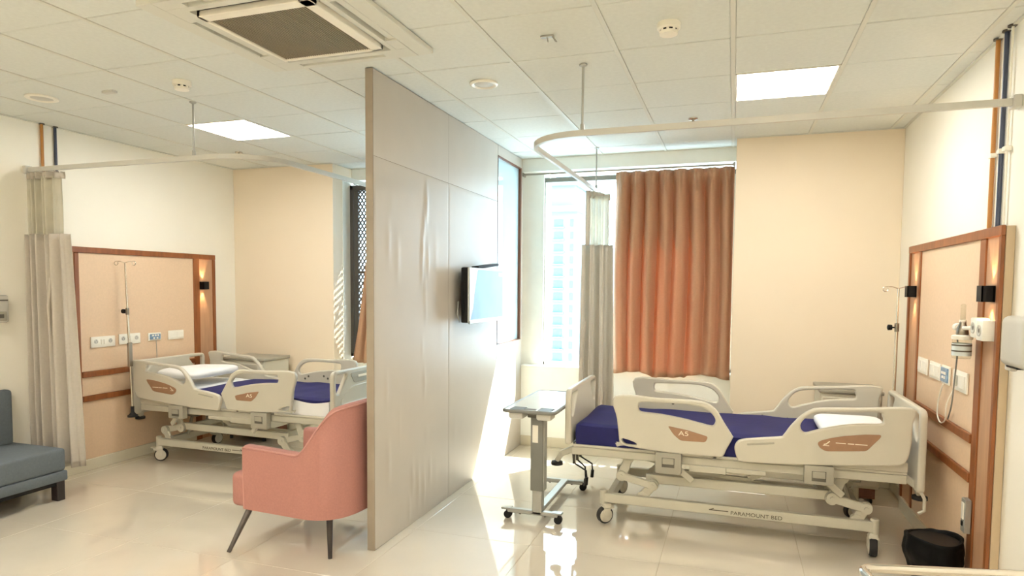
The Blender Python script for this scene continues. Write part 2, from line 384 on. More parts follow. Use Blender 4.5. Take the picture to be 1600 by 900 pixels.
B(-0.03, -0.022, GY0+.002, GY1-.002, GZ0, GZ1).build('glass_pane', M['pglass'], wco, smooth=0)

# ------------------------------------------------------------------ windows
def window(name, x0, x1, grille):
    w = struct(bpy.data.objects.new(name, None)); COL.objects.link(w)
    y = 6.47
    f = MB(); f.box(x0, x1, y, y+.05, 2.69, 2.735); f.build('window_head', M['grey_bar'], w, smooth=0)
    f = MB(); f.box(x0, x0+.012, y, y+.05, SILL, 2.69); f.box(x1-.03, x1, y, y+.05, SILL, 2.69); f.box(x0, x1, y, y+.05, SILL, SILL+.03); f.box((x0+x1)/2-.02, (x0+x1)/2+.02, y, y+.05, SILL, 2.69)
    f.build('window_frame', M['pgrey'], w, smooth=0)
    for (a, b) in ((x0+.012, (x0+x1)/2-.02), ((x0+x1)/2+.02, x1-.03)):
        B(a, b, y+.02, y+.026, SILL+.03, 2.69).build('glass_pane', M['glass'], w, smooth=0)
    B(x0, x1, y+.02, y+.026, 2.735, HEAD).build('glass_pane', M['glass'], w, smooth=0)
    return w
window('window_1', 0.2, 2.04, False)
w2 = window('window_2', -2.12, -0.25, True)
# dark grille shutter of the left window
gx0, gx1, gyy = -1.988, -1.26, 6.308
f = MB(); f.box(gx0, gx0+.045, gyy, gyy+.04, SILL+.01, 2.725, .004, 1); f.box(gx0, gx1, gyy, gyy+.04, 2.67, 2.725, .004, 1); f.box(gx1-.04, gx1, gyy, gyy+.04, SILL+.01, 2.67, .004, 1); f.box(gx0, gx1, gyy, gyy+.04, SILL+.01, SILL+.05, .004, 1)
f.build('grille_frame', M['frame_dk'], w2)
B(gx0+.05, gx0+.10, gyy+.006, gyy+.035, SILL+.05, 2.69).build('grille_stile', M['frame_dk'], w2, smooth=0)
B(gx0+.085, gx1-.04, gyy+.01, gyy+.04, 1.76, 1.79).build('grille_bar', M['frame_dk'], w2, smooth=0)
lt = MB(); a = gx0+.10; b = gx1-.04; st = 0.07; zz = SILL+.05
while zz < 2.64:
    k = 0; x = a
    while x < b-.01:
        x2 = min(x+0.045, b)
        lt.tube([(x, gyy+.02, zz), (x2, gyy+.02, min(zz+st, 2.67))], (.0095), 4, caps=False); lt.tube([(x, gyy+.024, min(zz+st, 2.67)), (x2, gyy+.024, zz)], (.0095), 4, caps=False); x = x2
    zz += st
lo = lt.build('grille_lattice', M['frame_dk'], w2); lo['kind'] = 'stuff'

# ------------------------------------------------------------------ ceiling fittings
leds = sorted(set(leds))
names = {(2.31, 4.52): 'square lit ceiling light panel over the bed by the orange curtain', (-1.89, 4.52): 'square lit ceiling light panel over the left bay bed'}
for (x, y) in leds:
    lab = next((v for k, v in names.items() if abs(k[0]-x) < .05 and abs(k[1]-y) < .05), 'square lit ceiling light panel behind the viewpoint')
    t = thing('ceiling_light', lab, 'ceiling light', (x, y, H), group='recessed square light panels')
    f = MB(); f.box(-.286, .286, -.294, -.284, 0, .03); f.box(-.286, .286, .284, .294, 0, .03); f.box(-.286, -.276, -.284, .284, 0, .03); f.box(.276, .286, -.284, .284, 0, .03)
    f.build('frame', M['pwhite'], t, smooth=0); B(-.276, .276, -.284, .284, 0.006, .02).build('diffuser', M['led'], t, smooth=0)
# cassette air conditioner
ac = thing('ceiling_cassette', 'white square cassette air conditioner with brown centre grille in the ceiling', 'air conditioner', (-.045, 2.81, H))
hx, hy = 0.515, 0.48
f = MB()
SLT = [('x', .355, .425, -.25, .24), ('x', -.425, -.355, -.25, .24), ('y', .40, .44, -.29, .25), ('y', -.44, -.40, -.29, .25)]
f.box(-hx, -.425, -hy, hy, -.025, .004, .004, 1); f.box(.425, hx, -hy, hy, -.025, .004, .004, 1)
f.box(-.425, .425, .44, hy, -.025, .004); f.box(-.425, .425, -hy, -.44, -.025, .004)
f.box(-.425, .425, .36, .40, -.026, .004); f.box(-.425, .425, -.40, -.36, -.026, .004)
for s in (-1, 1):
    f.box(*sorted((s*.425, s*.355)), .24, .36, -.025, .004); f.box(*sorted((s*.425, s*.355)), -.36, -.25, -.025, .004)
    f.box(-.425, -.29, *sorted((s*.40, s*.44)), -.025, .004); f.box(.25, .425, *sorted((s*.40, s*.44)), -.025, .004)
    f.box(*sorted((s*.355, s*.325)), -.36, .36, -.026, .004)
f.build('panel', M['tbar'], ac)
B(-.43, .43, -.45, .45, .01, .03).build('housing', M['black'], ac, smooth=0)
fr = MB(); x0, x1, y0, y1 = -.325, .295, -.315, .325
fr.box(x0, x0+.02, y0, y1, -.034, -.004, .003, 1); fr.box(x1-.06, x1, y0, y1, -.034, -.004, .003, 1); fr.box(x0, x1, y0, y0+.06, -.034, -.004, .003, 1); fr.box(x0, x1, y1-.02, y1, -.034, -.004, .003, 1)
fr.build('grille_frame', M['pwhite'], ac)
B(x0+.02, x1-.06, y0+.06, y1-.02, -.02, -.012).build('grille', M['grille'], ac, smooth=0)
sl = MB()
for k in range(40):
    xx = x0+.02+(x1-.08-x0)*(k+.5)/40; sl.box(xx-.0028, xx+.0028, y0+.06, y1-.02, -.028, -.02)
so = sl.build('grille_slats', M['grille'], ac, smooth=0); so['kind'] = 'stuff'
for (ax, a, b, c, d) in SLT:
    if ax == 'x': B(a+.02, b-.006, c, d, -.018, -.01, .004, 1).build('louver', M['tbar'], ac)
    else: B(c+(.1 if a < 0 else 0), d, a+(.0 if a < 0 else .008), b-(.0 if a < 0 else .008), -.018, -.01, .004, 1).build('louver', M['tbar'], ac)
def detector(x, y, lab):
    t = thing('smoke_detector', lab, 'smoke detector', (x, y, H), group='ceiling smoke detectors')
    MB().lathe([(0.055, 0.006), (.058, 0), (.056, -.022), (.05, -.026)], n=24).build('base', M['pwhite'], t)
    MB().lathe([(0.04, -.026), (.038, -.036)], n=20).build('sensor_gap', M['black'], t)
    m = MB(); m.lathe([(.045, -.036), (.043, -.05), (.02, -.055), (.001, -.055)], n=24)
    for k in range(8):
        a = 2*PI*k/8; m.box(.04*math.cos(a)-.006, .04*math.cos(a)+.006, .04*math.sin(a)-.006, .04*math.sin(a)+.006, -.036, -.026)
    m.build('cap', M['pwhite'], t)
detector(1.713, 3.331, 'white round smoke detector on the ceiling right of the partition')
detector(-1.307, 3.33, 'white round smoke detector on the ceiling of the left bay')
def sprinkler(x, y, lab):
    t = thing('fire_sprinkler', lab, 'sprinkler', (x, y, H), group='ceiling sprinkler heads')
    MB().lathe([(0.036, .002), (.035, -.006), (.016, -.01), (.01, -.01)], n=20).build('escutcheon', M['chrome'], t)
    m = MB(); m.lathe([(.009, -.008), (.008, -.03), (.003, -.034), (.003, -.05)], n=10); m.tube([(-.012, 0, -.02), (-.014, 0, -.035), (0, 0, -.05)], .002, 6); m.tube([(.012, 0, -.02), (.014, 0, -.035), (0, 0, -.05)], .002, 6)
    m.build('head', M['steel_dk'], t); MB().lathe([(.018, -.05), (.018, -.053)], n=16).build('deflector', M['steel_dk'], t)
sprinkler(1.723, 5.194, 'small steel sprinkler head above the right curtain rail'); sprinkler(-2.536, 5.23, 'small steel sprinkler head above the left curtain rail')
def speaker(x, y, lab, r):
    t = thing('ceiling_speaker', lab, 'ceiling fitting', (x, y, H), group='round ceiling fittings')
    MB().lathe([(r, .002), (r, -.006), (r*.86, -.012), (r*.72, -.008), (r*.66, -.002)], n=32, cap=False).build('ring', M['pwhite'], t)
    MB().lathe([(r*.68, .001), (r*.68, -.004), (r*.4, -.01), (.001, -.011)], n=28).build('cover', M['pgrey'], t)
speaker(.513, 3.937, 'white round ceiling fitting between partition and smoke detector', .09); speaker(-2.533, 3.32, 'pale flat round ceiling fitting at far left', .1)
tag(B(-.05, .05, -.02, .02, -.012, .004, .003, 1).build('ceiling_sensor', M['pgrey'], loc=(-1.94, 3.348, H)), 'small flat grey ceiling plate beside the left smoke detector', 'ceiling fitting')
t = thing('ceiling_bracket', 'small metal bracket hanging from a ceiling tile near the smoke detector', 'bracket', (1.107, 3.302, H))
B(-.035, .035, -.012, .012, -.006, .004, .002, 1).build('base_plate', M['alu'], t); m = MB(); m.bar((.03, 0, -.004), (.05, -.01, -.035), .014, .004); m.bar((0, 0, -.004), (.005, 0, -.03), .01, .004); m.build('clip', M['alu'], t)

# ------------------------------------------------------------------ curtain rails and curtains
RZ = 2.52
def rail(lab, pts, hang, ends):
    t = thing('curtain_rail', lab, 'curtain rail', (0, 0, 0), group='ceiling hung curtain rails')
    m = MB()
    P = [Vector(p) for p in pts]
    n = len(P); hw, hh = .011, .017; ring = []
    for i, p in enumerate(P):
        d = (P[min(i+1, n-1)]-P[max(i-1, 0)]).normalized(); sd = Vector((d.y, -d.x, 0))
        for (a, b) in ((-1, -1), (1, -1), (1, 1), (-1, 1)): ring.append(p+sd*hw*a+Vector((0, 0, hh*b)))
    f = [[i*4+k, i*4+(k+1) % 4, (i+1)*4+(k+1) % 4, (i+1)*4+k] for i in range(n-1) for k in range(4)]
    f += [[0, 1, 2, 3], [4*n-4+k for k in range(4)]]
    m.add(ring, f); m.build('track', M['pgrey'], t, 40)
    for (x, y) in hang:
        h = MB(); h.tube([(x, y, RZ+.017), (x, y, H+.003)], .007, 10); h.build('hanger_rod', M['alu'], t)
        h = MB(); h.lathe([(.024, H), (.022, H-.006), (.01, H-.012)], (x, y, 0), 16); h.build('ceiling_flange', M['alu'], t); h = MB(); h.lathe([(.012, RZ+.018), (.012, RZ+.05), (.008, RZ+.055)], (x, y, 0), 12); h.build('track_clamp', M['alu'], t)
    for e in ends: B(*e, .004, 1).build('end_bracket', M['pgrey'], t)
    return t
pr = [(XR-.01, 3.75, RZ), (2.6, 3.755, RZ), (1.8, 3.765, RZ)] + arc((1.175, 4.135, RZ), .36, -90, -180, 14) + [(.815, 4.8, RZ), (.82, 5.5, RZ), (.82, 6.2, RZ)]
pr[3:3] = [(1.45, 3.772, RZ)]
rail('white ceiling-hung curtain rail around the bed by the orange curtain', pr, [(1.19, 3.776), (.82, 6.02)], [(XR-.035, XR, 3.72, 3.78, RZ-.03, RZ+.03)])
plp = [(XL+.01, 3.72, RZ), (-2.4, 3.718, RZ), (-1.6, 3.716, RZ)] + arc((-1.42, 4.07, RZ), .355, -90, 0, 14) + [(-1.065, 4.8, RZ), (-1.06, 5.5, RZ), (-1.06, 6.16, RZ)]
rail('white ceiling-hung curtain rail around the left bay bed', plp, [(-1.6, 3.716), (-1.06, 6.02)], [(XL, XL+.035, 3.69, 3.75, RZ-.03, RZ+.03)])

def cloth(name, m, parent, P0, P1, z0, z1, folds, amp, seed=0, nu=120, nv=30, taper=None, amp_fn=None, thick=.003, zjit=0.0, sharp=0.6):
    """hanging cloth: from plan point P0 to P1, folds sideways; taper(v)->(shift,scale along)"""
    P0 = Vector(P0); P1 = Vector(P1); d = (P1-P0); L = d.length; dn = d.normalized(); nn = Vector((dn.y, -dn.x)); r = random.Random(seed)
    ph = [r.uniform(0, 2*PI) for _ in range(6)]
    def fn(u, v):
        z = z0+(z1-z0)*v; sh, sc = taper(v) if taper else (0, 1); A = amp*(amp_fn(v) if amp_fn else 1)
        uu = u+0.012*math.sin(2*PI*u*3+ph[0])+0.010*math.sin(2*PI*u*7+ph[1]+v*.8)
        w = math.sin(2*PI*folds*uu+ph[2]+.25*math.sin(3*v+ph[3]))
        w = math.copysign(abs(w)**sharp, w)
        q = A*(w*(0.75+0.25*math.sin(2*PI*u*2.3+ph[4]))+.25*math.sin(2*PI*folds*2.1*uu+ph[5]+v*1.5))
        s = sh+(u-0.5)*sc*L+L/2
        p = P0+dn*s+nn*q
        return (p.x, p.y, z+(zjit*math.sin(2*PI*folds*uu+ph[1]) if v == 0 else 0))
    mb = MB(); mb.grid(fn, nu, nv); o = mb.build(name, m, parent, 0); o.data.shade_smooth()
    sd = o.modifiers.new('thickness', 'SOLIDIFY'); sd.thickness = thick; sd.offset = 0
    return o
# left privacy curtain bunched by the wall
t = thing('privacy_curtain', 'beige privacy curtain with net top bunched against the left wall', 'curtain', (0, 0, 0), group='bunched privacy curtains')
tp = lambda v: ((1-v)*.05, .38*(1+(1-v)*.28)/.38)
cloth('fabric', M['curtain'], t, (-3.262, 3.70), (-2.79, 3.70), .19, 2.01, 5.5, .05, 3, 140, 30, lambda v: (-.02*v+(1-v)*.02, .93+(1-v)*.12), lambda v: .75+.4*(1-v), sharp=.7)
cloth('net', M['net'], t, (-3.255, 3.725), (-2.93, 3.72), 2.005, 2.46, 5.5, .035, 3, 120, 12)
cloth('heading_tape', M['curtain'], t, (-3.235, 3.715), (-2.9, 3.72), 2.44, 2.492, 5.5, .04, 3, 120, 3, thick=.006)
m = MB()
for k in range(7): x = -3.22+.05*k; m.tube([(x, 3.72, RZ-.018), (x, 3.722, 2.485)], .004, 6)
m.build('glider', M['pwhite'], t)
m = MB(); m.tube([(-2.965, 3.655, 1.67), (-2.985, 3.645, 1.45), (-2.975, 3.645, 1.2)], [.008, .012, .006], 8); m.build('tie_strap', M['curtain'], t)
# right privacy curtain bunched near the window
t = thing('privacy_curtain', 'beige privacy curtain with net top hanging in front of the bright window', 'curtain', (0, 0, 0), group='bunched privacy curtains')
cloth('fabric', M['curtain'], t, (.735, 5.80), (1.01, 5.93), .22, 2.01, 3.5, .06, 8, 140, 30, lambda v: (0, 1+(1-v)*.16), lambda v: .8+.3*(1-v), sharp=.7)
cloth('net', M['net'], t, (.80, 5.84), (.96, 5.93), 2.005, 2.45, 3.5, .03, 8, 120, 12)
cloth('side_band', M['curtain'], t, (.775, 5.79), (.815, 5.80), 2.0, 2.49, .8, .006, 2, 20, 8)
cloth('heading_tape', M['curtain'], t, (.79, 5.80), (.92, 6.1), 2.43, 2.492, 4.5, .03, 8, 120, 3, thick=.006)
m = MB()
for k in range(8): y = 5.78+.06*k; m.tube([(.82, y, RZ-.018), (.82, y, 2.48)], .004, 6)
m.build('glider', M['pwhite'], t)
m = MB(); m.tube([(.80, 5.74, 1.33), (.785, 5.72, 1.2), (.775, 5.72, 1.0)], [.008, .014, .01], 8); m.build('tie_strap', M['curtain'], t)
# peach window curtains on rods
def peach(lab, x0, x1, folds, seed, taper=None, yc=6.27):
    t = thing('window_curtain', lab, 'curtain', (0, 0, 0), group='peach window curtains')
    r = random.Random(seed); ph = [r.uniform(0, 6.28) for _ in range(8)]; L = x1-x0
    zt, zb = 2.722, .80
    def fn(u, v):
        z = zb+(zt-zb)*v
        pl = abs(math.sin(PI*folds*(u+.006*math.sin(9*u+ph[0]))))       # 0 at a pleat pinch
        top = max(0, (v-.9)/.1)
        wave = math.cos(2*PI*folds*(u+.006*math.sin(9*u+ph[0])))
        low = math.sin(2*PI*(folds*.62)*u+ph[1]+.6*math.sin(2*v+ph[2]))
        k = min(1, (1-v)*2.2)
        cus = 1.6*abs(math.sin(PI*folds*(u+.006*math.sin(9*u+ph[0]))+.5*k*math.sin(2.2*v+4*u+ph[6])))-.8
        cus = math.copysign(abs(cus)**.85, cus)
        q = (.075*cus*(1-.1*k)+.016*k*low+.006*k*math.sin(2*PI*folds*1.7*u+ph[3]+1.2*v))*(1-.55*top)
        pin = math.exp(-((v-.925)/.022)**2)
        q += .034*pin*(max(0, -wave)**5-.3)
        if v > .955: q += .008*math.sin(2*PI*folds*3*u)
        s = u
        w2 = (1-v)**2; q *= 1-.45*w2; x = x0+L*s
        if taper: x = taper(u, v, x)
        bulge = .02*(1-v)**2*math.sin(5*u+ph[4])
        z += (-.03*math.exp(-((u-.36)/.03)**2)-.02*math.exp(-((u-.62)/.02)**2)+.02*math.sin(11*u+ph[5])) if v == 0 else 0
        return (x, yc-q+.03*w2, z)
    mb = MB(); mb.grid(fn, 220, 46); o = mb.build('cloth', M['peach'], t, 0); o.data.shade_smooth()
    sd = o.modifiers.new('thickness', 'SOLIDIFY'); sd.thickness = .003; sd.offset = 0
    return t
peach('peach pinch-pleated window curtain glowing orange beside the bright window', .955, 2.03, 8, 5, lambda u, v, x: x-(.012 if u < .1 else 0)*(1-v)*math.sin(3*v))
peach('peach window curtain gathered beside the dark grille window', -1.93, -.95, 8, 9, lambda u, v, x: -1.0+(x+1.0)*(.62+.38*(1-v)**1.0 if v < 1 else .62), 6.215)
for (x0, x1, lab) in ((.02, 2.03, 'thin steel curtain rod over the bright right window'), (-1.92, -.06, 'thin steel curtain rod over the left window')):
    t = thing('curtain_rod', lab, 'curtain rod', (0, 0, 0), group='window curtain rods')
    MB().tube([(x0, 6.29, 2.745), (x1, 6.29, 2.745)], .009, 10).build('rod', M['steel_dk'], t)
    for x in (x0+.006, x1-.006): B(x-.008, x+.008, 6.275, YW+.001, 2.728, 2.764, .003, 1).build('bracket', M['steel_dk'], t)
    if x0 > 0: B(.30, .312, 6.28, 6.30, 2.70, 2.74).build('end_hook', M['pwhite'], t)

# ------------------------------------------------------------------ hospital beds
RA = [(-0.732, 0.909), (-0.439, 0.91), (-0.267, 0.911), (-0.169, 0.905), (-0.12, 0.884), (-0.078, 0.843), (-0.042, 0.784), (0.011, 0.701), (0.014, 0.683), (-0.021, 0.608), (-0.04, 0.566), (-0.078, 0.557), (-0.288, 0.555), (-0.468, 0.561), (-0.692, 0.582), (-0.698, 0.598), (-0.716, 0.75)]
HA = [(-0.575, 0.835), (-0.574, 0.862), (-0.557, 0.876), (-0.438, 0.88), (-0.295, 0.882), (-0.196, 0.872), (-0.14, 0.85), (-0.103, 0.816), (-0.092, 0.788), (-0.102, 0.759), (-0.127, 0.755), (-0.208, 0.771), (-0.293, 0.788), (-0.437, 0.807), (-0.554, 0.814)]
LA = [(-0.386, 0.735), (-0.263, 0.716), (-0.133, 0.684), (-0.149, 0.646), (-0.304, 0.645), (-0.348, 0.681)]
SA = [(-0.682, 0.624), (-0.651, 0.623), (-0.595, 0.605), (-0.589, 0.59), (-0.658, 0.592)]
RB = [(0.033, 0.592), (0.027, 0.63), (0.043, 0.666), (0.079, 0.684), (0.181, 0.701), (0.29, 0.716), (0.312, 0.73), (0.349, 0.788), (0.4, 0.85), (0.452, 0.891), (0.511, 0.91), (0.715, 0.924), (1.001, 0.939), (1.002, 0.845), (0.999, 0.726), (0.986, 0.646), (0.959, 0.607), (0.904, 0.591), (0.654, 0.57), (0.356, 0.549), (0.075, 0.54), (0.046, 0.558)]
HB = [(0.404, 0.788), (0.409, 0.813), (0.431, 0.844), (0.46, 0.867), (0.512, 0.883), (0.643, 0.894), (0.822, 0.904), (0.844, 0.886), (0.852, 0.858), (0.835, 0.837), (0.718, 0.828), (0.61, 0.808), (0.5, 0.776), (0.441, 0.755), (0.417, 0.761)]
LB = [(0.499, 0.696), (0.517, 0.713), (0.576, 0.734), (0.648, 0.752), (0.756, 0.769), (0.841, 0.774), (0.838, 0.757), (0.766, 0.67), (0.549, 0.65), (0.515, 0.668)]
BY = 0.458      # side rail offset
def face_mtx(s, x, y, z):      # text plane on the outer face of side s, reading from outside
    if s < 0: return Matrix(((1, 0, 0, x), (0, 0, -1, y), (0, 1, 0, z), (0, 0, 0, 1)))
    return Matrix(((-1, 0, 0, x), (0, 0, 1, y), (0, 1, 0, z), (0, 0, 0, 1)))
def endboard(name, parent, x, out, zb):
    hw = .428
    outer = round_poly([(-hw, zb), (-hw-.004, .925), (hw+.004, .925), (hw, zb)], [.03, .06, .06, .03])
    holes = []
    for s in (-1, 1):
        holes.append(round_poly([(s*.392, .735), (s*.394, .893), (s*.215, .893), (s*.345, .735)], [.02, .02, .03, .02]))
    b = plate(name, M['bed'], outer, holes, .042, .012, 'yz', x, parent)
    pl = round_poly([(-.19, .888), (.19, .888), (.13, .80), (-.13, .80)], .03)
    plate('emblem_plate', M['bed_grey'], pl, (), .006, .002, 'yz', x+out*.022, b)
    B(*sorted((x+out*.024, x+out*.0262)), -.07, .07, .842, .862).build('emblem', M['bed_print'], b, smooth=0)
    # raised outline of the inset panel
    rp = round_poly([(-.34, zb+.1), (-.30, .70), (-.18, .775), (.18, .775), (.30, .70), (.34, zb+.1)], .06)
    m = MB(); m.tube([(x+out*.019, y, z) for y, z in rp], .006, 6, closed=True); m.build('ridge', M['bed'], b)
    return b
def make_bed():
    t = thing('hospital_bed', 'cream hospital bed with brown rail labels by the orange curtain', 'bed', (2.05, 4.77, 0), group='cream hospital beds')
    endboard('headboard', t, 1.068, 1, .43); endboard('footboard', t, -1.062, -1, .54)
    for s in (-1, 1):
        for nm, outl, holes, lab, txt in (('A', RA, [smooth_poly(HA), smooth_poly(SA)], LA, True), ('B', RB, [smooth_poly(HB)], LB, False)):
            r = plate('side_rail', M['bed'], smooth_poly(outl), holes, .036, .010, 'xz', s*BY, t)
            lp = plate('rail_label', M['bed_label'], round_poly(lab, .015), (), .005, .0015, 'xz', s*(BY+.0185), r)
            if txt: text('lettering', 'A5', M['bed_print'], .042, face_mtx(s, -.285, s*(BY+.0215), .691), r, squash=1.35)
            else:
                k = MB()
                for (x0, x1) in ((.60, .655), (.665, .70), (.705, .77)): k.box(x0, x1, *sorted((s*(BY+.021), s*(BY+.0222))), .704, .709)
                k.bar((.535, s*(BY+.0215), .692), (.552, s*(BY+.0215), .697), .0012, .006); k.bar((.55, s*(BY+.0215), .697), (.568, s*(BY+.0215), .714), .0012, .006); k.box(.53, .565, *sorted((s*(BY+.021), s*(BY+.0222))), .684, .688)
                k.build('rail_mark', M['bed_print'], r, smooth=0)
            # inner screws
            for (dx, dz) in ((0, 0), (.045, .022), (.22, .012), (.26, -.012)):
                xx = (-.43 if txt else .18)+dx; zz = (.725 if txt else .65)+dz
                MB().lathe([(.011, s*(BY-.0185)), (.009, s*(BY-.0215))], (xx, 0, zz), 10, 'y').build('screw', M['bed_dark'], r)
            if not txt: m = MB(); m.bar((.10, s*(BY+.016), .655), (.26, s*(BY+.016), .675), .008, .014, .003); m.build('grip_groove', M['bed_grey'], r)
            # bracket with latch
            bx = -.46 if txt else .433
            br = B(bx, bx+.165, *sorted((s*(BY-.035), s*(BY+.022))), .418 if txt else .44, .556, .006, 2).build('rail_bracket', M['bed_grey'], t)
            lt_ = MB(); lt_.box(bx+.042, bx+.122, *sorted((s*(BY+.0215), s*(BY+.0235))), .462, .524); lt_.build('latch_recess', M['bed_dark'], br, smooth=0)
            B(bx+.046, bx+.118, *sorted((s*(BY+.022), s*(BY+.029))), .482, .522, .003, 1).build('latch', M['bed_grey'], br)
            # arm under the rail
            a = MB(); a.bar((bx+.13, s*(BY-.05), .45), (bx+.23, s*(BY-.08), .36), .02, .04, .003); a.build('rail_arm', M['bed_metal'], br)
    # upper frame
    f = MB()
    for s in (-1, 1):
        f.box(-1.04, 1.0, *sorted((s*.36, s*.405)), .472, .525, .005, 1)
        f.box(-.25, -.02, *sorted((s*.40, s*.412)), .43, .475, .004, 1); f.box(-.02, .22, *sorted((s*.40, s*.412)), .445, .475, .004, 1)
    f.box(-1.04, -1.0, -.40, .40, .472, .525, .004, 1); f.box(.96, 1.0, -.40, .40, .472, .525, .004, 1)
    for x in (-.6, -.1, .35): f.box(x, x+.04, -.37, .37, .475, .52)
    f.build('upper_frame', M['bed_metal'], t)
    for i, (x0, x1) in enumerate(((-1.03, -.47), (-.455, -.10), (-.085, .22), (.235, 1.0))):
        B(x0, x1, -.406, .406, .527, .545, .005, 1).build('deck_section', M['bed'], t)
    lp_ = MB(); lp_.box(.235, 1.0, .402, .412, .545, .605, .003, 1); lp_.box(.235, 1.0, -.412, -.402, .545, .605, .003, 1); lp_.box(.99, 1.0, -.402, .402, .545, .605, .003, 1); lp_.build('deck_lip', M['bed'], t)
    ra = MB()
    for s in (-1, 1): ra.bar((-.29, s*.25, .385), (.14, s*.25, .37), .03, .025, .003); ra.bar((.12, s*.25, .375), (.2, s*.25, .42), .025, .04, .003)
    ra.tube([(-.85, 0, .45), (-.3, 0, .40)], .018, 8); ra.build('actuator', M['bed_metal'], t)
    # lift frame and links
    lf = MB()
    for s in (-1, 1): lf.bar((-.54, s*.29, .325), (.60, s*.29, .333), .035, .062, .004)
    lf.box(-.50, -.46, -.29, .29, .30, .35); lf.box(.54, .58, -.29, .29, .30, .35); lf.build('lift_frame', M['bed_metal'], t)
    for s in (-1, 1):
        y = s*.32
        def arm(p, q, w=.026, h=.062, o=0):
            m = MB(); yy = y+o*.012; a = (p[0], yy, p[1]); b = (q[0], yy, q[1]); m.bar(a, b, w, h, .005)
            for e in (a, b): m.lathe([(h*.62, yy-.016-.001*o), (h*.62, yy+.016)], (e[0], 0, e[2]), 16, 'y'); m.lathe([(.012, yy-.022), (.012, yy+.022)], (e[0], 0, e[2]), 10, 'y')
            m.build('link_arm', M['bed_metal'], t)
        arm((-.655, .465), (-.70, .335)); arm((-.70, .34), (-.49, .29), h=.05, o=-2); arm((-.49, .29), (-.56, .2))
        arm((.665, .46), (.61, .32)); arm((.61, .33), (.80, .285), h=.055, o=-2); arm((.80, .285), (.755, .2))
    m = MB(); m.tube([(.70, -.1, .40), (.76, -.1, .2)], .014, 8); m.tube([(.7, .1, .4), (.76, .1, .2)], .014, 8); m.box(.60, .80, -.16, .16, .39, .45, .006, 1); m.build('lift_motor', M['bed_grey'], t)
    # base
    b = MB()
    for s in (-1, 1): b.box(-.83, .86, *sorted((s*.325, s*.37)), .148, .212, .005, 1)
    b.box(-.80, -.755, -.33, .33, .15, .21, .004, 1); b.box(.78, .825, -.33, .33, .15, .21, .004, 1)
    for sx in (-.82, .85):
        for s in (-1, 1): b.lathe([(.026, .135), (.026, .222), (.02, .23)], (sx, s*.347, 0), 16)
    bo = b.build('base_frame', M['bed_metal'], t)
    for s in (-1, 1):
        text('lettering', 'PARAMOUNT BED', M['ink'], .034, face_mtx(s, .17, s*.3712, .172), bo, squash=1.12)
        k = MB(); k.box(-.12, 0.0, *sorted((s*.370, s*.3712)), .176, .182); k.bar((-.12, s*.3706, .179), (-.09, s*.3706, .190), .001, .005); k.build('print_mark', M['ink'], bo, smooth=0)
    for sx, s, rot in ((-.80, -1, 40), (-.80, 1, 60), (.845, -1, 84), (.845, 1, 30)):
        ca = MB(); ca.box(-.03, .03, -.026, .026, .088, .142, .012, 2); ca.box(-.03, .05, -.03, .03, .10, .125, .01, 2); ca.bar((.03, 0, .118), (.075, 0, .128), .03, .01, .003)
        for e in (-1, 1): ca.box(-.035, .012, *sorted((e*.0285, e*.034)), .05, .11, .002, 1)
        co = ca.build('castor', M['bed'], t, loc=(sx, s*.347, 0)); co.rotation_euler = (0, 0, math.radians(rot))
        w = MB(); w.lathe([(.03, -.022), (.052, -.022), (.058, -.014), (.058, .014), (.052, .022), (.03, .022)], (-.012, 0, .058), 24, 'y'); w.build('tyre', M['rubber'], co)
        for e in (-1, 1):
            h = MB(); h.lathe([(.047, e*.0225), (.043, e*.026), (.014, e*.027), (.001, e*.028)], (-.012, 0, .058), 20, 'y'); h.build('wheel_cover', M['bed'], co)
    # foot-end cranks, corner bumpers
    for k, (yy, rot) in enumerate(((-.27, 0), (-.17, 1), (-.07, 0))):
        m = MB(); x = -1.045
        m.tube([(x+.02, yy, .475), (x-.01, yy, .45), (x-.005, yy, .37)], .011, 8)
        m.build('crank', M['bed_dark'], t)
        h = MB(); h.tube([(x-.005, yy, .375), (x+.09-.03*rot, yy-.03, .335), (x+.095-.03*rot, yy-.032, .28-.04*rot)], .006, 8); h.tube([(x+.095-.03*rot, yy-.032, .29-.04*rot), (x+.09-.03*rot, yy-.03, .235-.04*rot)], .012, 10); h.build('crank_handle', M['black'], t)
    for (x, dx) in ((-1.03, -.13), (1.0, .085)):
        for s in (-1, 1):
            m = MB(); m.bar((x, s*.33, .50), (x+dx*.75, s*.335, .455), .045, .04, .004); m.bar((x+dx*.7, s*.335, .465), (x+dx, s*.335, .40), .04, .035, .004)
            bo = m.build('bumper_arm', M['bed_metal'], t)
            k = MB(); k.lathe([(.03, .368), (.042, .372), (.042, .392), (.03, .397)], (x+dx, s*.335, 0), 20); k.build('bumper', M['rubber'], bo)
    # head-end drain hook
    m = MB(); m.tube([(1.07, -.41, .44), (1.09, -.42, .40), (1.09, -.42, .33), (1.06, -.42, .31)], .01, 8); m.build('hook', M['bed'], t)
    return t
bed = make_bed()
bed2 = copy_tree(bed); bed2.location = (-2.085, 4.945, 0); bed2.rotation_euler = (0, 0, PI)
bed2['label'] = 'cream hospital bed in the left bay behind the pink armchair'
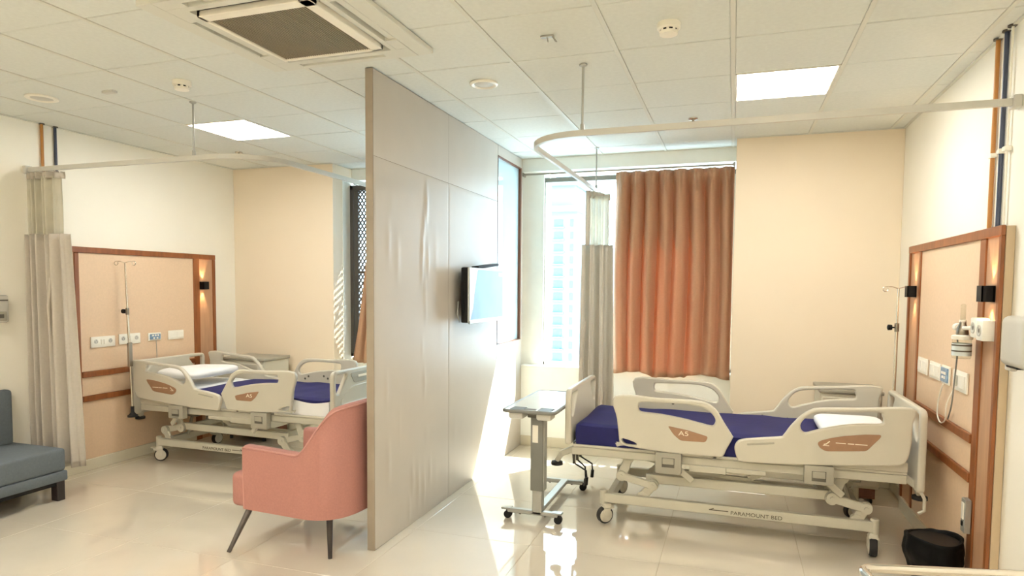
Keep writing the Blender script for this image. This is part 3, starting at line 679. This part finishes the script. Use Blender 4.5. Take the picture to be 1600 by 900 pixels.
# mattresses and pillows
def pillowy(name, m, parent, cx, cy, cz, lx, ly, lz, e=4.0, wob=.0, seed=0, rz=0.0, nu=28, nv=14):
    r = random.Random(seed); ph = [r.uniform(0, 6.28) for _ in range(4)]
    def fn(u, v):
        th, ph_ = 2*PI*u, PI*(v-.5)
        c = lambda a, p: math.copysign(abs(math.cos(a))**p, math.cos(a)); s = lambda a, p: math.copysign(abs(math.sin(a))**p, math.sin(a))
        p = 2/e
        x = lx/2*c(ph_, p)*c(th, .25); y = ly/2*c(ph_, p)*s(th, .25); z = lz/2*s(ph_, .7)
        z += wob*math.sin(9*x+ph[0])*math.sin(7*y+ph[1]) if z > 0 else 0
        return (x*math.cos(rz)-y*math.sin(rz)+cx, x*math.sin(rz)+y*math.cos(rz)+cy, cz+z)
    mb = MB(); mb.grid(fn, nu, nv); o = mb.build(name, m, parent, 0); o.data.shade_smooth(); return o
def mattress(name, m, parent, cx, cy, l, w, z0, z1, amp, seed, sheet_drop=None):
    r = random.Random(seed); ph = [r.uniform(0, 6.28) for _ in range(6)]
    bm = bmesh.new(); bmesh.ops.create_grid(bm, x_segments=60, y_segments=24, size=.5)
    vs = []
    mb = MB(); nx, ny = 70, 30
    def prof(d):  # rounded edge drop
        return 0
    def fn(u, v):
        x, y = (u-.5)*l, (v-.5)*w
        z = z1+amp*(math.sin(11*x+4*y+ph[0])*math.sin(6*y+ph[1])+.6*math.sin(23*x-9*y+ph[2])*math.sin(3*x+ph[3]))
        e = min(l/2-abs(x), w/2-abs(y)); q = max(0, .03-e)
        return (cx+x, cy+y, z-q*q*16)
    bm.free()
    mb.grid(fn, nx, ny)
    n = len(mb.v); per = [i for i in range(nx+1)]+[j*(nx+1)+nx for j in range(1, ny+1)]+[ny*(nx+1)+i for i in range(nx-1, -1, -1)]+[j*(nx+1) for j in range(ny-1, 0, -1)]
    zlow = z0 if sheet_drop is None else z1-sheet_drop
    low = [(mb.v[i][0], mb.v[i][1], zlow+(.0 if sheet_drop is None else .012*math.sin(13*mb.v[i][0]+ph[4]))) for i in per]
    mid = [(cx+(mb.v[i][0]-cx)*1.004, cy+(mb.v[i][1]-cy)*1.012, (mb.v[i][2]+l_[2])/2+.01) for i, l_ in zip(per, low)]
    mb.v += mid+low; k = len(per)
    for a in range(k):
        b2 = (a+1) % k
        mb.f.append([per[a], per[b2], n+b2, n+a]); mb.f.append([n+a, n+b2, n+k+b2, n+k+a])
    if sheet_drop is None: mb.f.append([n+k+a for a in range(k)])
    o = mb.build(name, m, parent, 50); return o
t = thing('mattress', 'dark navy covered mattress on the bed by the orange curtain', 'mattress', (2.05, 4.77, .546), group='bed mattresses')
mattress('cover', M['navy'], t, -.02, 0, 1.98, .785, 0, .142, .004, 3)
t = thing('mattress', 'white mattress under a navy sheet on the left bay bed', 'mattress', (-2.085, 4.945, .546), group='bed mattresses')
mattress('core', M['sheet'], t, 0.02, 0, 1.98, .785, 0, .14, .003, 4)
mattress('sheet', M['navy'], t, .30, .0, 1.42, .79, 0, .147, .004, 6, .03)
pw = thing('pillow', 'flat white pillow at the head of the bed by the orange curtain', 'pillow', (2.80, 4.70, .735), group='white pillows')
pillowy('pillow_case', M['sheet'], pw, 0, 0, .0, .42, .56, .085, 4.0, .003, 1)
pw = thing('pillow', 'flat white pillow at the head of the left bay bed', 'pillow', (-2.77, 4.92, .75), group='white pillows')
pillowy('pillow_case', M['sheet'], pw, 0, 0, .05, .46, .62, .10, 3.0, .006, 2)
# drip stands
def drip(lab, loc, lean, top, hooks, clamp, rz=0):
    t = thing('drip_stand', lab, 'drip stand', loc, rz, group='steel drip stands')
    L = lambda z: (lean*z/top, 0, z)
    MB().tube([L(0), L(clamp)], .011, 12).build('outer_pole', M['chrome'], t)
    MB().tube([L(clamp-.02), L(top)], .007, 10).build('inner_pole', M['chrome'], t)
    k = MB(); k.lathe([(.015, clamp-.03), (.015, clamp+.03)], (lean*clamp/top, 0, 0), 14); k.build('collar', M['steel_dk'], t)
    k = MB(); c = L(clamp); k.tube([(c[0]-.012, 0, c[2]), (c[0]-.03, 0, c[2])], .005, 8); k.lathe([(.018, -.03), (.02, -.04), (.02, -.055), (.012, -.06)], (c[0], 0, c[2]), 14, 'x'); k.build('clamp_knob', M['black'], t)
    for s in hooks:
        p = L(top); pts = [(p[0], 0, p[2]), (p[0]+s[0]*.04, s[1]*.04, p[2]+.012), (p[0]+s[0]*.075, s[1]*.075, p[2]+.014)]
        for a in range(9):
            an = math.radians(90-a*38); rr = .018
            pts.append((p[0]+s[0]*(.085+rr*math.cos(an)), s[1]*(.085+rr*math.cos(an)), p[2]-.004+rr*math.sin(an)))
        MB().tube(pts, .0032, 7).build('hook', M['chrome'], t)
    return t
d1 = drip('tall steel drip stand at the head of the left bay bed', (-3.085, 4.455, .50), -.045, 1.315, ((1, .2), (-1, -.2)), .88)
B(-.012, .012, -.02, .02, .385, .60, .004, 1).build('scale_sleeve', M['steel_dk'], d1, loc=(.005, -.016, 0)); MB().lathe([(.02, 0), (.042, .004), (.042, .022), (.03, .026), (.014, .05), (.014, .1)], (0, 0, -.08), 20).build('foot_cap', M['rubber'], d1)
drip('short steel drip stand at the head of the bed by the orange curtain', (3.145, 5.245, .50), .003, 1.135, ((1, .3), (-1, -.3)), .86)

# ------------------------------------------------------------------ headboard wall panels
def headboard(ext=0.0):
    t = thing('headboard_panel', 'beige bedhead wall panel framed in orange wood on the right wall', 'wall panel', (3.309, 4.592, 0), group='wood framed bedhead panels')
    hw, xf, top = .8725, -.045, 1.94
    # local: +Y far, face at x = xf
    B(xf+.006, -.002, -hw, hw+ext, 0.0, top-.004, .002, 1).build('backing', M['panel_side'], t)
    B(xf, xf+.008, -.575, .56+ext, .865, top-.05, .001, 1).build('main_board', M['fabric_panel'], t)
    B(xf, xf+.008, -.575, .56+ext, .655, .815, .001, 1).build('middle_board', M['fabric_panel'], t)
    B(xf, xf+.008, -.575, .56+ext, .10, .605, .001, 1).build('lower_board', M['fabric_panel'], t)
    B(xf, xf+.008, .60+ext, hw+ext-.035, .1, top-.05, .001, 1).build('side_board', M['wood_dk'], t)
    B(xf, xf+.008, -hw+.035, -.655, .0, top-.05, .001, 1).build('side_board', M['wood_dk'], t)
    for (y0, y1, d) in ((hw+ext-.035, hw+ext, .012), (-hw, -hw+.035, .012), (.56+ext, .60+ext, .008), (-.655, -.575, .008)):
        B(xf-d, xf+.004, y0, y1, .1 if y0 > 0 else 0, top-.05, .003, 1).build('post', M['wood'], t)
    B(xf-.014, xf+.004, -hw, hw+ext, top-.05, top, .003, 1).build('top_trim', M['wood'], t)
    B(xf-.012, xf+.004, -.575, hw+ext-.002, 0, .1, .003, 1).build('skirting', M['skirt'], t)
    for z in (.605, .815): B(xf-.016, xf+.004, -.575, .56+ext, z, z+.05, .004, 1).build('bumper_strip', M['wood'], t)
    return t
hb = headboard(); hb2 = headboard(.11); hb2.location = (XL, 4.767, 0); hb2.rotation_euler = (0, 0, PI); hb2['label'] = 'beige bedhead wall panel framed in orange wood on the left wall'
XFR, XFL = 3.309-.046, XL+.046
def sconce(x, y, z, sgn, lab):
    t = thing('wall_sconce', lab, 'wall light', (x, y, z), 0 if sgn < 0 else PI, group='black up-down wall lights')
    m = MB(); m.box(-.058, -.004, -.036, -.03, -.04, .04); m.box(-.058, -.004, .03, .036, -.04, .04); m.box(-.058, -.052, -.036, .036, -.04, .04); m.box(-.01, -.001, -.036, .036, -.04, .04)
    m.box(-.055, -.008, -.032, .032, -.012, .012); m.build('housing', M['black'], t, smooth=0)
    for s in (-1, 1):
        B(-.04, -.022, -.012, .012, *sorted((s*.013, s*.02))).build('bulb', M['lamp'], t, smooth=0)
        d = bpy.data.lights.new('sconce_beam', 'SPOT'); d.energy = 4; d.color = (1, .66, .36); d.spot_size = math.radians(50); d.spot_blend = .5; d.shadow_soft_size = .01
        o = bpy.data.objects.new('sconce_beam', d); COL.objects.link(o); o.parent = t; o.location = (-.03, 0, s*.03)
        o.rotation_euler = Vector((.10, 0, s)).to_track_quat('-Z', 'Y').to_euler()
sconce(XFR, 3.833, 1.61, -1, 'black up-down wall light above the gas outlets'); sconce(XFR, 5.29, 1.615, -1, 'black up-down wall light near the short drip stand')
sconce(XFL, 5.461, 1.616, 1, 'black up-down wall light on the left wall panel')
def wall_plate(x, y, z, sgn, w, h, kind, lab):
    t = thing('nurse_call_panel' if kind == 'call' else 'socket_plate', lab, 'wall panel' if kind == 'call' else 'socket', (x, y, z), 0 if sgn < 0 else PI, group='white wall socket plates')
    B(-.012, -.001, -w/2, w/2, -h/2, h/2, .004, 2).build('plate', M['pwhite'], t)
    if kind == 'call':
        B(-.02, -.01, -w/2+.012, w/2-.012, -h/2+.012, h/2-.012, .003, 1).build('button_field', M['lcd'], t)
        for (a, b) in ((-.03, .012), (.0, .012), (.03, .012), (-.02, -.014), (.018, -.014)): B(-.024, -.018, a-.009, a+.009, b-.008, b+.008, .002, 1).build('button', M['pwhite'], t)
    elif kind == 'blank':
        for a in (-w/4, w/4): B(-.016, -.01, a-w/5, a+w/5, -h/3, h/3, .002, 1).build('insert', M['pwhite'], t)
    elif kind == 'socket':
        for a in (-.07, .07):
            s = MB().lathe([(.02, -.0125), (.019, -.014)], (0, a, .005), 16, 'x').build('socket', M['pgrey'], t)
            k = MB()
            for (dy, dz) in ((0, .012), (-.009, -.004), (.009, -.004)): k.lathe([(.003, -.0136), (.003, -.0148)], (0, a+dy, .005+dz), 8, 'x')
            k.build('socket_hole', M['black'], s)
        for a in (-.014, .014): B(-.018, -.01, a-.011, a+.011, -.022, .022, .002, 1).build('rocker', M['pwhite'], t)
    else:
        B(-.017, -.01, -w/2+.02, .0, -h/2+.02, h/2-.02, .002, 1).build('insert', M['pwhite'], t); B(-.024, -.012, .03, .05, -.03, .03, .003, 1).build('rocker', M['pgrey'], t)
wall_plate(XFR, 4.985, 1.123, -1, .22, .105, 'blank', 'white blank plate farthest from viewer on the right panel'); wall_plate(XFR, 4.705, 1.123, -1, .22, .105, 'blank', 'white blank plate left of the right nurse call panel')
wall_plate(XFR, 4.485, 1.123, -1, .15, .11, 'call', 'nurse call panel with blue label on the right wall panel'); wall_plate(XFR, 4.225, 1.12, -1, .23, .115, 'switch', 'white plate with dark rocker right of the right nurse call panel')
wall_plate(XFL, 4.30, 1.115, 1, .235, .095, 'socket', 'white twin socket plate nearest the left curtain'); wall_plate(XFL, 4.57, 1.122, 1, .225, .095, 'socket', 'white twin socket plate behind the tall drip stand')
wall_plate(XFL, 4.845, 1.122, 1, .145, .075, 'call', 'nurse call panel with blue label on the left wall panel'); wall_plate(XFL, 5.10, 1.124, 1, .19, .09, 'blank', 'white blank plate right of the left nurse call panel')
# service box low on the right post
t = thing('service_box', 'narrow metal socket box low on the right panel post', 'socket', (XFR-.01, 3.975, .44))
B(-.03, 0, -.03, .03, -.09, .09, .003, 1).build('box', M['alu'], t); B(-.034, -.028, -.018, .018, -.02, .07, .002, 1).build('face', M['pwhite'], t); B(-.036, -.03, -.01, .01, -.055, -.03, .002, 1).build('button', M['black'], t)
# gas outlets and flowmeter
for (y, z, lab) in ((3.888, 1.437, 'white square gas outlet joined to the flowmeter'), (3.800, 1.428, 'white square gas outlet nearest the panel edge')):
    t = thing('gas_outlet', lab, 'gas outlet', (XFR, y, z), group='white medical gas outlets')
    B(-.06, -.001, -.042, .042, -.05, .05, .005, 2).build('body', M['pwhite'], t)
    MB().lathe([(.03, -.058), (.028, -.064), (.02, -.064), (.018, -.061)], n=20, axis='x').build('socket_ring', M['pgrey'], t)
    MB().lathe([(.017, -.0605), (.001, -.062)], n=16, axis='x').build('socket_core', M['bed_dark'], t)
t = thing('oxygen_flowmeter', 'oxygen flowmeter with clear humidifier bottle on the right wall panel', 'flowmeter', (3.185, 3.985, 1.40))
m = MB(); m.tube([(.03, -.07, .035), (0, -.02, .03), (0, .07, .03)], .011, 10); m.lathe([(.018, .06), (.02, .065), (.02, .10), (.016, .104)], (0, 0, .03), 14, 'y'); m.build('inlet_arm', M['pwhite'], t)
MB().lathe([(.026, -.01), (.03, 0), (.026, .03), (.016, .05), (.016, .065)], n=12).build('valve', M['steel_dk'], t)
MB().lathe([(.012, .062), (.012, .15), (.006, .156)], n=14).build('flow_tube', M['bottle'], t)
MB().lathe([(.016, .06), (.016, .072)], n=14).build('tube_collar', M['pwhite'], t)
MB().lathe([(.046, -.03), (.048, -.026), (.048, -.012), (.04, -.008), (.03, -.006)], n=24).build('bottle_lid', M['pwhite'], t)
MB().lathe([(.04, -.13), (.043, -.126), (.043, -.03)], n=24).build('bottle', M['bottle'], t)
MB().lathe([(.0445, -.115), (.0445, -.05)], n=24, cap=False).build('bottle_label', M['film'], t)
m = MB()
for z in (-.06, -.09): m.lathe([(.0452, z-.004), (.0452, z+.004)], n=24, cap=False)
m.build('label_print', M['ink'], t)
m = MB(); m.tube([(0, .045, -.02), (0, .07, -.02)], .005, 8); m.build('outlet_nozzle', M['steel_dk'], t)
def wire(lab, pts, r, m, name='cable'):
    P = [Vector(p) for p in pts]; out = []
    for i in range(len(P)-1):
        p0, p1, p2, p3 = P[max(i-1, 0)], P[i], P[i+1], P[min(i+2, len(P)-1)]
        for k in range(6): t = k/6; out.append(0.5*((2*p1)+(p2-p0)*t+(2*p0-5*p1+4*p2-p3)*t*t+(3*p1-p0-3*p2+p3)*t**3))
    out.append(P[-1]); return tag(MB().tube(out, r, 7).build(name, m), lab, 'cable')
wire('thin grey tube hanging from the oxygen flowmeter', [(3.185, 4.062, 1.378), (3.20, 4.10, 1.30), (3.21, 4.16, 1.15), (3.225, 4.25, .98), (3.24, 4.36, .88)], .004, M['alu_dk'], 'oxygen_tube')
wire('white cord looping below the right nurse call panel', [(XFR-.02, 4.485, 1.07), (XFR-.02, 4.55, .98), (XFR-.022, 4.57, .88), (XFR-.022, 4.50, .835), (XFR-.025, 4.40, .87), (XFR-.03, 4.36, .97), (XFR-.014, 4.30, 1.07)], .004, M['pwhite'])
wire('thin grey cord hanging from the left nurse call panel', [(XFL+.02, 4.85, 1.085), (XFL+.02, 4.855, .95), (XFL+.02, 4.85, .80)], .003, M['alu'])
# service pipes above the panels
for (x, pts, lft) in ((XR-.014, ((4.03, 'bronze', 'orange gas pipe above the right wall panel'), (3.915, 'bluepipe', 'blue grey gas pipe above the right wall panel'), (3.845, 'pwhite', 'white conduit beside the blue grey pipe on the right wall')), False),
                      (XL+.014, ((3.845, 'bronze', 'orange gas pipe above the left curtain'), (3.955, 'bluepipe', 'blue gas pipe above the left curtain')), True)):
    for (y, mm, lab) in pts:
        t = thing('service_pipe', lab, 'pipe', (x, y, 0), group='wall service pipes')
        MB().tube([(0, 0, 1.938), (0, 0, H+.004)], .011 if mm != 'pwhite' else .006, 12).build('pipe', M[mm], t)
        for z in (2.32,): B(-.016, .016, -.02, .02, z-.012, z+.012, .003, 1).build('clip', M['pwhite'], t)
        MB().lathe([(.022, H-.006), (.022, H+.002)], n=14).build('collar', M['bed_dark'], t)
# dispensers
t = thing('hand_dispenser', 'pale grey wall dispenser at the right edge beside the wall panel', 'dispenser', (XR, 3.36, 1.4), group='wall hand sanitizer dispensers')
B(-.06, 0, -.19, .20, -.105, .105, .015, 2).build('back_plate', M['pwhite'], t)
B(-.145, -.055, -.19, .06, -.10, .118, .03, 4).build('cover', M['pgrey'], t)
B(-.064, -.056, .085, .16, .055, .07).build('slot', M['bed_dark'], t, smooth=0); B(-.085, -.055, .10, .17, -.135, -.04, .008, 2).build('lever', M['pgrey'], t); B(-.13, -.07, -.1, .02, -.106, -.096, .004, 1).build('nozzle', M['black'], t)
t = thing('hand_dispenser', 'pale wall dispenser at the left edge above the grey sofa', 'dispenser', (XL, 3.37, 1.43), group='wall hand sanitizer dispensers')
B(0, .085, -.12, .13, -.105, .105, .015, 2).build('cover', M['pgrey'], t); B(.08, .09, .02, .11, -.09, -.02, .006, 1).build('lever', M['bed_grey'], t); B(.083, .088, .03, .12, .06, .07).build('slot', M['bed_dark'], t, smooth=0); B(.09, .094, .05, .085, -.07, -.04, .002, 1).build('window', M['bed_dark'], t)

# ------------------------------------------------------------------ television
tv = thing('television', 'small wall television under peeling clear film on the partition', 'television', (0, 5.0, 1.56))
B(.055, .125, -.355, .385, -.215, .215, .012, 2).build('body', M['black'], tv)
B(.118, .135, -.37, .40, -.212, .214, .004, 1).build('bezel', M['film'], tv)
B(.134, .1365, -.355, .385, -.19, .20).build('screen', M['screen'], tv, smooth=0)
m = MB(); m.add([(.137, -.37, .21), (.137, -.20, .21), (.1385, -.255, .08), (.139, -.30, -.1), (.137, -.36, -.20), (.137, -.37, -.21)], [[0, 1, 2, 3, 4, 5]]); m.build('film_flap', M['film'], tv, smooth=0)
B(.1365, .138, .27, .36, .155, .185).build('sticker', M['pwhite'], tv, smooth=0)
B(.125, .14, -.37, .40, -.222, -.198, .003, 1).build('bottom_trim', M['alu'], tv)
m = MB(); m.box(0, .012, -.2, .2, -.15, .15, .002, 1); m.box(.01, .06, -.08, -.04, -.12, .12); m.box(.01, .06, .06, .1, -.12, .12); m.build('wall_mount', M['black'], tv)
m = MB(); m.bar((.05, -.05, .22), (.11, .27, .255), .07, .022, .004); m.build('top_bracket', M['black'], tv)
m = MB(); m.tube([(.03, -.34, -.05), (.03, -.36, -.15), (.045, -.35, -.21)], .006, 8); m.build('lead', M['alu'], tv)

# ------------------------------------------------------------------ overbed table
t = thing('overbed_table', 'wheeled overbed table with grey column at the foot of the right bed', 'table', (-.022, 0, 0))
top = round_poly([(.615, 4.13), (.965, 4.13), (.965, 5.0), (.615, 5.0)], .04)
hol = [round_poly([(.645, 4.147), (.745, 4.147), (.745, 4.27), (.645, 4.27)], .02), round_poly([(.84, 4.147), (.94, 4.147), (.94, 4.27), (.84, 4.27)], .02)]
tt = plate('tabletop', M['tabletop'], top, hol, .022, .006, 'xy', .79, t)
m = MB(); rim = round_poly([(.61, 4.125), (.97, 4.125), (.97, 5.005), (.61, 5.005)], .045); m.tube([(x, y, .792) for x, y in rim], .012, 8, closed=True); m.build('rim', M['alu_dk'], tt)
for x in (.695, .89):
    c = MB(); c.box(x-.052, x+.052, 4.145, 4.272, .735, .782, .015, 2); c.build('cup_holder', M['pgrey'], t); B(x-.046, x+.046, 4.151, 4.266, .790, .7995, .002, 1).build('cup_recess_shade', M['bed_dark'], t)  # dark plate just under the surface stands in for shade in the cutout
B(.75, .83, 4.16, 4.2, .801, .804, .001, 1).build('grip_slot', M['bed_dark'], tt)
B(.755, .875, 4.22, 4.50, .735, .78, .008, 2).build('head_bracket', M['bed_dark'], t)
B(.77, .86, 4.25, 4.335, .22, .74, .008, 2).build('column_sleeve', M['alu_dk'], t)
B(.782, .852, 4.262, 4.325, .05, .24, .005, 1).build('column', M['alu'], t)
B(.845, .868, 4.26, 4.33, .22, .73, .004, 1).build('column_side', M['alu'], t)
B(.785, .825, 4.2475, 4.2505, .56, .68).build('label_sticker', M['pwhite'], t, smooth=0)
b = MB(); b.box(.60, .965, 4.262, 4.308, .045, .075, .006, 1); b.box(.60, .965, 5.05, 5.095, .045, .075, .006, 1); b.box(.785, .845, 4.29, 5.08, .05, .078, .006, 1); b.build('base', M['alu'], t)
for y in (4.285, 5.072):
    for x in (.60, .965):
        s = 1 if x > .8 else -1
        m = MB(); m.box(x-.045, x+.03, y-.03, y+.03, .066, .078, .005, 1); bo = m.build('castor_plate', M['alu'], t)
        MB().bar((x-s*.05, y, .066), (x-s*.10, y, .045), .03, .02, .003).build('foot_cap', M['black'], bo)
        m = MB(); m.lathe([(.012, y-.018), (.027, y-.018), (.028, y-.012), (.028, y+.012), (.027, y+.018), (.012, y+.018)], (x, 0, .028), 18, 'y'); m.box(x-.012, x+.012, y-.012, y+.012, .03, .07); m.build('castor', M['black'], bo)

# ------------------------------------------------------------------ bedside cabinets
def cabinet(lab, x0, x1, y0, y1, top):
    t = thing('bedside_cabinet', lab, 'cabinet', ((x0+x1)/2, (y0+y1)/2, 0), group='bedside cabinets')
    w, d = (x1-x0)/2, (y1-y0)/2
    B(-w, w, -d, d, .12, top-.03, .006, 1).build('carcass', M['bed'], t); B(-w-.012, w+.012, -d-.012, d+.012, top-.03, top, .008, 2).build('top', M['bed_grey'], t)
    B(-w+.02, w-.02, -d+.02, d-.02, .04, .12).build('plinth', M['wood_frame'], t, smooth=0)
    for (z0, z1) in ((.60, top-.06), (.14, .58)):
        dr = B(-w+.012, w-.012, -d-.016, -d+.002, z0, z1, .004, 1).build('drawer' if z0 > .5 else 'door', M['bed'], t); B(-.05, .05, -d-.03, -d-.014, z1-.06, z1-.045, .003, 1).build('handle', M['alu'], dr)
    for sx in (-1, 1):
        for sy in (-1, 1): MB().lathe([(.018, 0), (.02, .02), (.012, .042)], (sx*(w-.05), sy*(d-.05), 0), 12).build('castor', M['rubber'], t)
cabinet('cream bedside cabinet behind the head of the right bed', 2.70, 3.12, 5.47, 5.87, .865); cabinet('cream bedside cabinet behind the head of the left bed', -3.02, -2.50, 5.50, 5.9, .87)

# ------------------------------------------------------------------ pink armchair
ch = thing('armchair', 'salmon pink tub armchair with dark tapered legs beside the partition', 'armchair', (-.395, 3.53, 0), math.radians(-4))
hw, xf, xb, xs, th = .312, -.385, .30, .02, .075
def plan(s):    # s 0..1 along the outer wall from front right round the back to front left
    Ls = xs-xf; La = 1.02
    tot = 2*Ls+La; d = s*tot
    if d < Ls: return Vector((xf+d, -hw)), Vector((0, -1))
    if d > Ls+La: return Vector((xs-(d-Ls-La), hw)), Vector((0, 1))
    a = -PI/2+PI*(d-Ls)/La; p = 2/2.7
    x = xs+(xb-xs)*abs(math.cos(a))**p; y = hw*math.copysign(abs(math.sin(a))**p, math.sin(a))
    nx = math.copysign(abs(math.cos(a))**(2-p), math.cos(a))/(xb-xs); ny = math.copysign(abs(math.sin(a))**(2-p), math.sin(a))/hw
    return Vector((x, y)), Vector((nx, ny)).normalized()
def topz(x):
    a0, a1 = .035, .255
    if x < a0: return .622+.012*(a0-x)/.4
    if x > a1: return .895+.02*min(1, (x-a1)/.05)
    t = (x-a0)/(a1-a0); t = t*t*(3-2*t)*.5+t*.5; return .622+.273*t
NS = 96; prof = [(0, .235, 0), (0, None, -.02), (.008, None, -.006), (.02, None, 0), (th-.02, None, 0), (th-.006, None, -.006), (th, None, -.02), (th+.01, .40, 0)]
sh = MB(); rings = []
for i in range(NS+1):
    p, n = plan(i/NS); z = topz(p.x)
    for (ins, zz, dz) in prof:
        q = p-n*ins; bow = .012*math.sin(PI*min(1, max(0, ((zz or z)-.235)/.6))) if ins == 0 else 0
        sh.v.append((q.x+n.x*bow, q.y+n.y*bow, (zz if zz else z+dz)))
k = len(prof)
for i in range(NS):
    for j in range(k-1): sh.f.append([i*k+j, (i+1)*k+j, (i+1)*k+j+1, i*k+j+1])
    sh.f.append([i*k+k-1, (i+1)*k+k-1, (i+1)*k, i*k])
sh.f.append(list(range(k))); sh.f.append([NS*k+j for j in range(k)][::-1])
sh.build('shell', M['pink'], ch, 45)
pp = MB(); pts = []
p, n = plan(0); pts += [(p.x-.002, p.y, .24), (p.x-.002, p.y, .45), (p.x-.002, p.y, topz(p.x)-.012)]
for i in range(2, NS-1): p, n = plan(i/NS); pts.append((p.x+n.x*.002, p.y+n.y*.002, topz(p.x)-.008))
p, n = plan(1); pts += [(p.x-.002, p.y, topz(p.x)-.012), (p.x-.002, p.y, .45), (p.x-.002, p.y, .24)]
pp.tube(pts, .0055, 7); pp.build('piping', M['pink_pipe'], ch)
B(-.515, .085, -.294, .294, .232, .448, .035, 4).build('seat_cushion', M['pink'], ch)
sb = MB(); lo_ = []; hi_ = []
for i in range(0, NS+1, 2):
    p, n = plan(i/NS); q = p-n*.04; lo_.append((q.x, q.y, .236)); hi_.append((q.x, q.y, .415))
k = len(lo_); sb.add(lo_+hi_, [[a, (a+1) % k, k+(a+1) % k, k+a] for a in range(k)]+[list(range(k))[::-1], [k+a for a in range(k)]])
sb.build('seat_base', M['pink'], ch)
def leg(p, q, m):
    MB().tube([p, ((p[0]+q[0])/2, (p[1]+q[1])/2, (p[2]+q[2])/2), q], [.021, .017, .012], 14).build('leg', M[m], ch)
leg((-.37, -.265, .25), (-0.401, -0.425, 0), 'leg_grey'); leg((.19, -.215, .25), (0.222, -0.253, 0), 'leg_dk'); leg((-.365, .25, .25), (-.415, .32, 0), 'leg_dk'); leg((.185, .215, .25), (.21, .26, 0), 'leg_dk')

# ------------------------------------------------------------------ grey sofa
so = thing('sofa', 'grey upholstered sofa with black legs against the left wall', 'sofa', (0, 0, 0))
B(-3.25, -2.685, 1.6, 3.525, .222, .392, .022, 3).build('seat_cushion', M['sofa'], so)
B(-3.25, -2.678, 1.595, 3.53, .148, .222, .010, 2).build('seat_base', M['sofa'], so)
B(-3.24, -2.70, 1.62, 3.5, .118, .15).build('under_frame', M['black'], so, smooth=0)
bk = MB(); bk.box(-3.275, -3.19, 1.6, 3.5, .38, .81, .03, 4); bk.build('backrest', M['sofa'], so)
for (x, y) in ((-2.725, 3.485), (-2.725, 1.66), (-3.21, 3.485), (-3.21, 1.66)): B(x-.035, x+.035, y-.03, y+.03, 0, .15, .004, 1).build('leg', M['leg_dk'], so)

# ------------------------------------------------------------------ waste bin
bn = thing('waste_bin', 'black bin lined with a black bag beside the right wall panel', 'bin', (3.104, 4.0, 0))
MB().lathe([(.085, 0), (.09, .005), (.122, .29)], n=28).build('bucket', M['black'], bn)
def bagf(u, v):
    a = 2*PI*u; w = math.sin(5*a)*.35+math.sin(9*a+1)*.3+math.sin(13*a+2)*.2
    prof = [(.110, .10), (.118, .13), (.135, .17), (.142, .205), (.138, .24), (.134, .27), (.136, .295), (.130, .305), (.118, .298), (.105, .25), (.095, .18)]
    i = min(len(prof)-2, int(v*(len(prof)-1))); t = v*(len(prof)-1)-i
    r = prof[i][0]*(1-t)+prof[i+1][0]*t; z = prof[i][1]*(1-t)+prof[i+1][1]*t
    k = max(0, 1-v*1.1); r += .008*w*(.4+k); z += (.035*math.sin(2*a+.8)*k*1.2+.012*w*k)
    return (r*math.cos(a), r*math.sin(a), z)
mb = MB(); mb.grid(bagf, 72, 24); o = mb.build('bag', M['bag'], bn, 0); o.data.shade_smooth()

# ------------------------------------------------------------------ steel trolley near the viewer
tr = thing('steel_trolley', 'stainless steel trolley with tubular rail at the bottom right corner', 'trolley', (2.375, 1.885, 0), math.radians(13))
m = MB(); loop = round_poly([(0, 0), (.62, 0), (.62, -.45), (0, -.45)], .045, 8); m.tube([(x, y, .895) for x, y in loop], .0125, 14, closed=True); m.build('rail', M['chrome'], tr)
tray = B(.012, .608, -.438, -.012, .835, .85, .004, 1).build('tray', M['chrome'], tr)
m = MB()
for (x, y) in ((.02, -.02), (.60, -.02), (.6, -.43), (.02, -.43)): m.tube([(x, y, .845), (x, y, .893)], .006, 8)
m.build('rail_post', M['chrome'], tr)
for (x, y) in ((.025, -.025), (.595, -.025), (.595, -.425), (.025, -.425)):
    l = MB().tube([(x, y, .07), (x, y, .838)], .0125, 12).build('leg', M['chrome'], tr)
    k = MB(); k.lathe([(.02, y-.012), (.034, y-.012), (.034, y+.012), (.02, y+.012)], (x, 0, .035), 16, 'y'); k.box(x-.012, x+.012, y-.018, y+.018, .045, .078); k.build('castor', M['rubber'], l)
B(.012, .608, -.438, -.012, .28, .295, .004, 1).build('shelf', M['chrome'], tr)

# ------------------------------------------------------------------ tower outside
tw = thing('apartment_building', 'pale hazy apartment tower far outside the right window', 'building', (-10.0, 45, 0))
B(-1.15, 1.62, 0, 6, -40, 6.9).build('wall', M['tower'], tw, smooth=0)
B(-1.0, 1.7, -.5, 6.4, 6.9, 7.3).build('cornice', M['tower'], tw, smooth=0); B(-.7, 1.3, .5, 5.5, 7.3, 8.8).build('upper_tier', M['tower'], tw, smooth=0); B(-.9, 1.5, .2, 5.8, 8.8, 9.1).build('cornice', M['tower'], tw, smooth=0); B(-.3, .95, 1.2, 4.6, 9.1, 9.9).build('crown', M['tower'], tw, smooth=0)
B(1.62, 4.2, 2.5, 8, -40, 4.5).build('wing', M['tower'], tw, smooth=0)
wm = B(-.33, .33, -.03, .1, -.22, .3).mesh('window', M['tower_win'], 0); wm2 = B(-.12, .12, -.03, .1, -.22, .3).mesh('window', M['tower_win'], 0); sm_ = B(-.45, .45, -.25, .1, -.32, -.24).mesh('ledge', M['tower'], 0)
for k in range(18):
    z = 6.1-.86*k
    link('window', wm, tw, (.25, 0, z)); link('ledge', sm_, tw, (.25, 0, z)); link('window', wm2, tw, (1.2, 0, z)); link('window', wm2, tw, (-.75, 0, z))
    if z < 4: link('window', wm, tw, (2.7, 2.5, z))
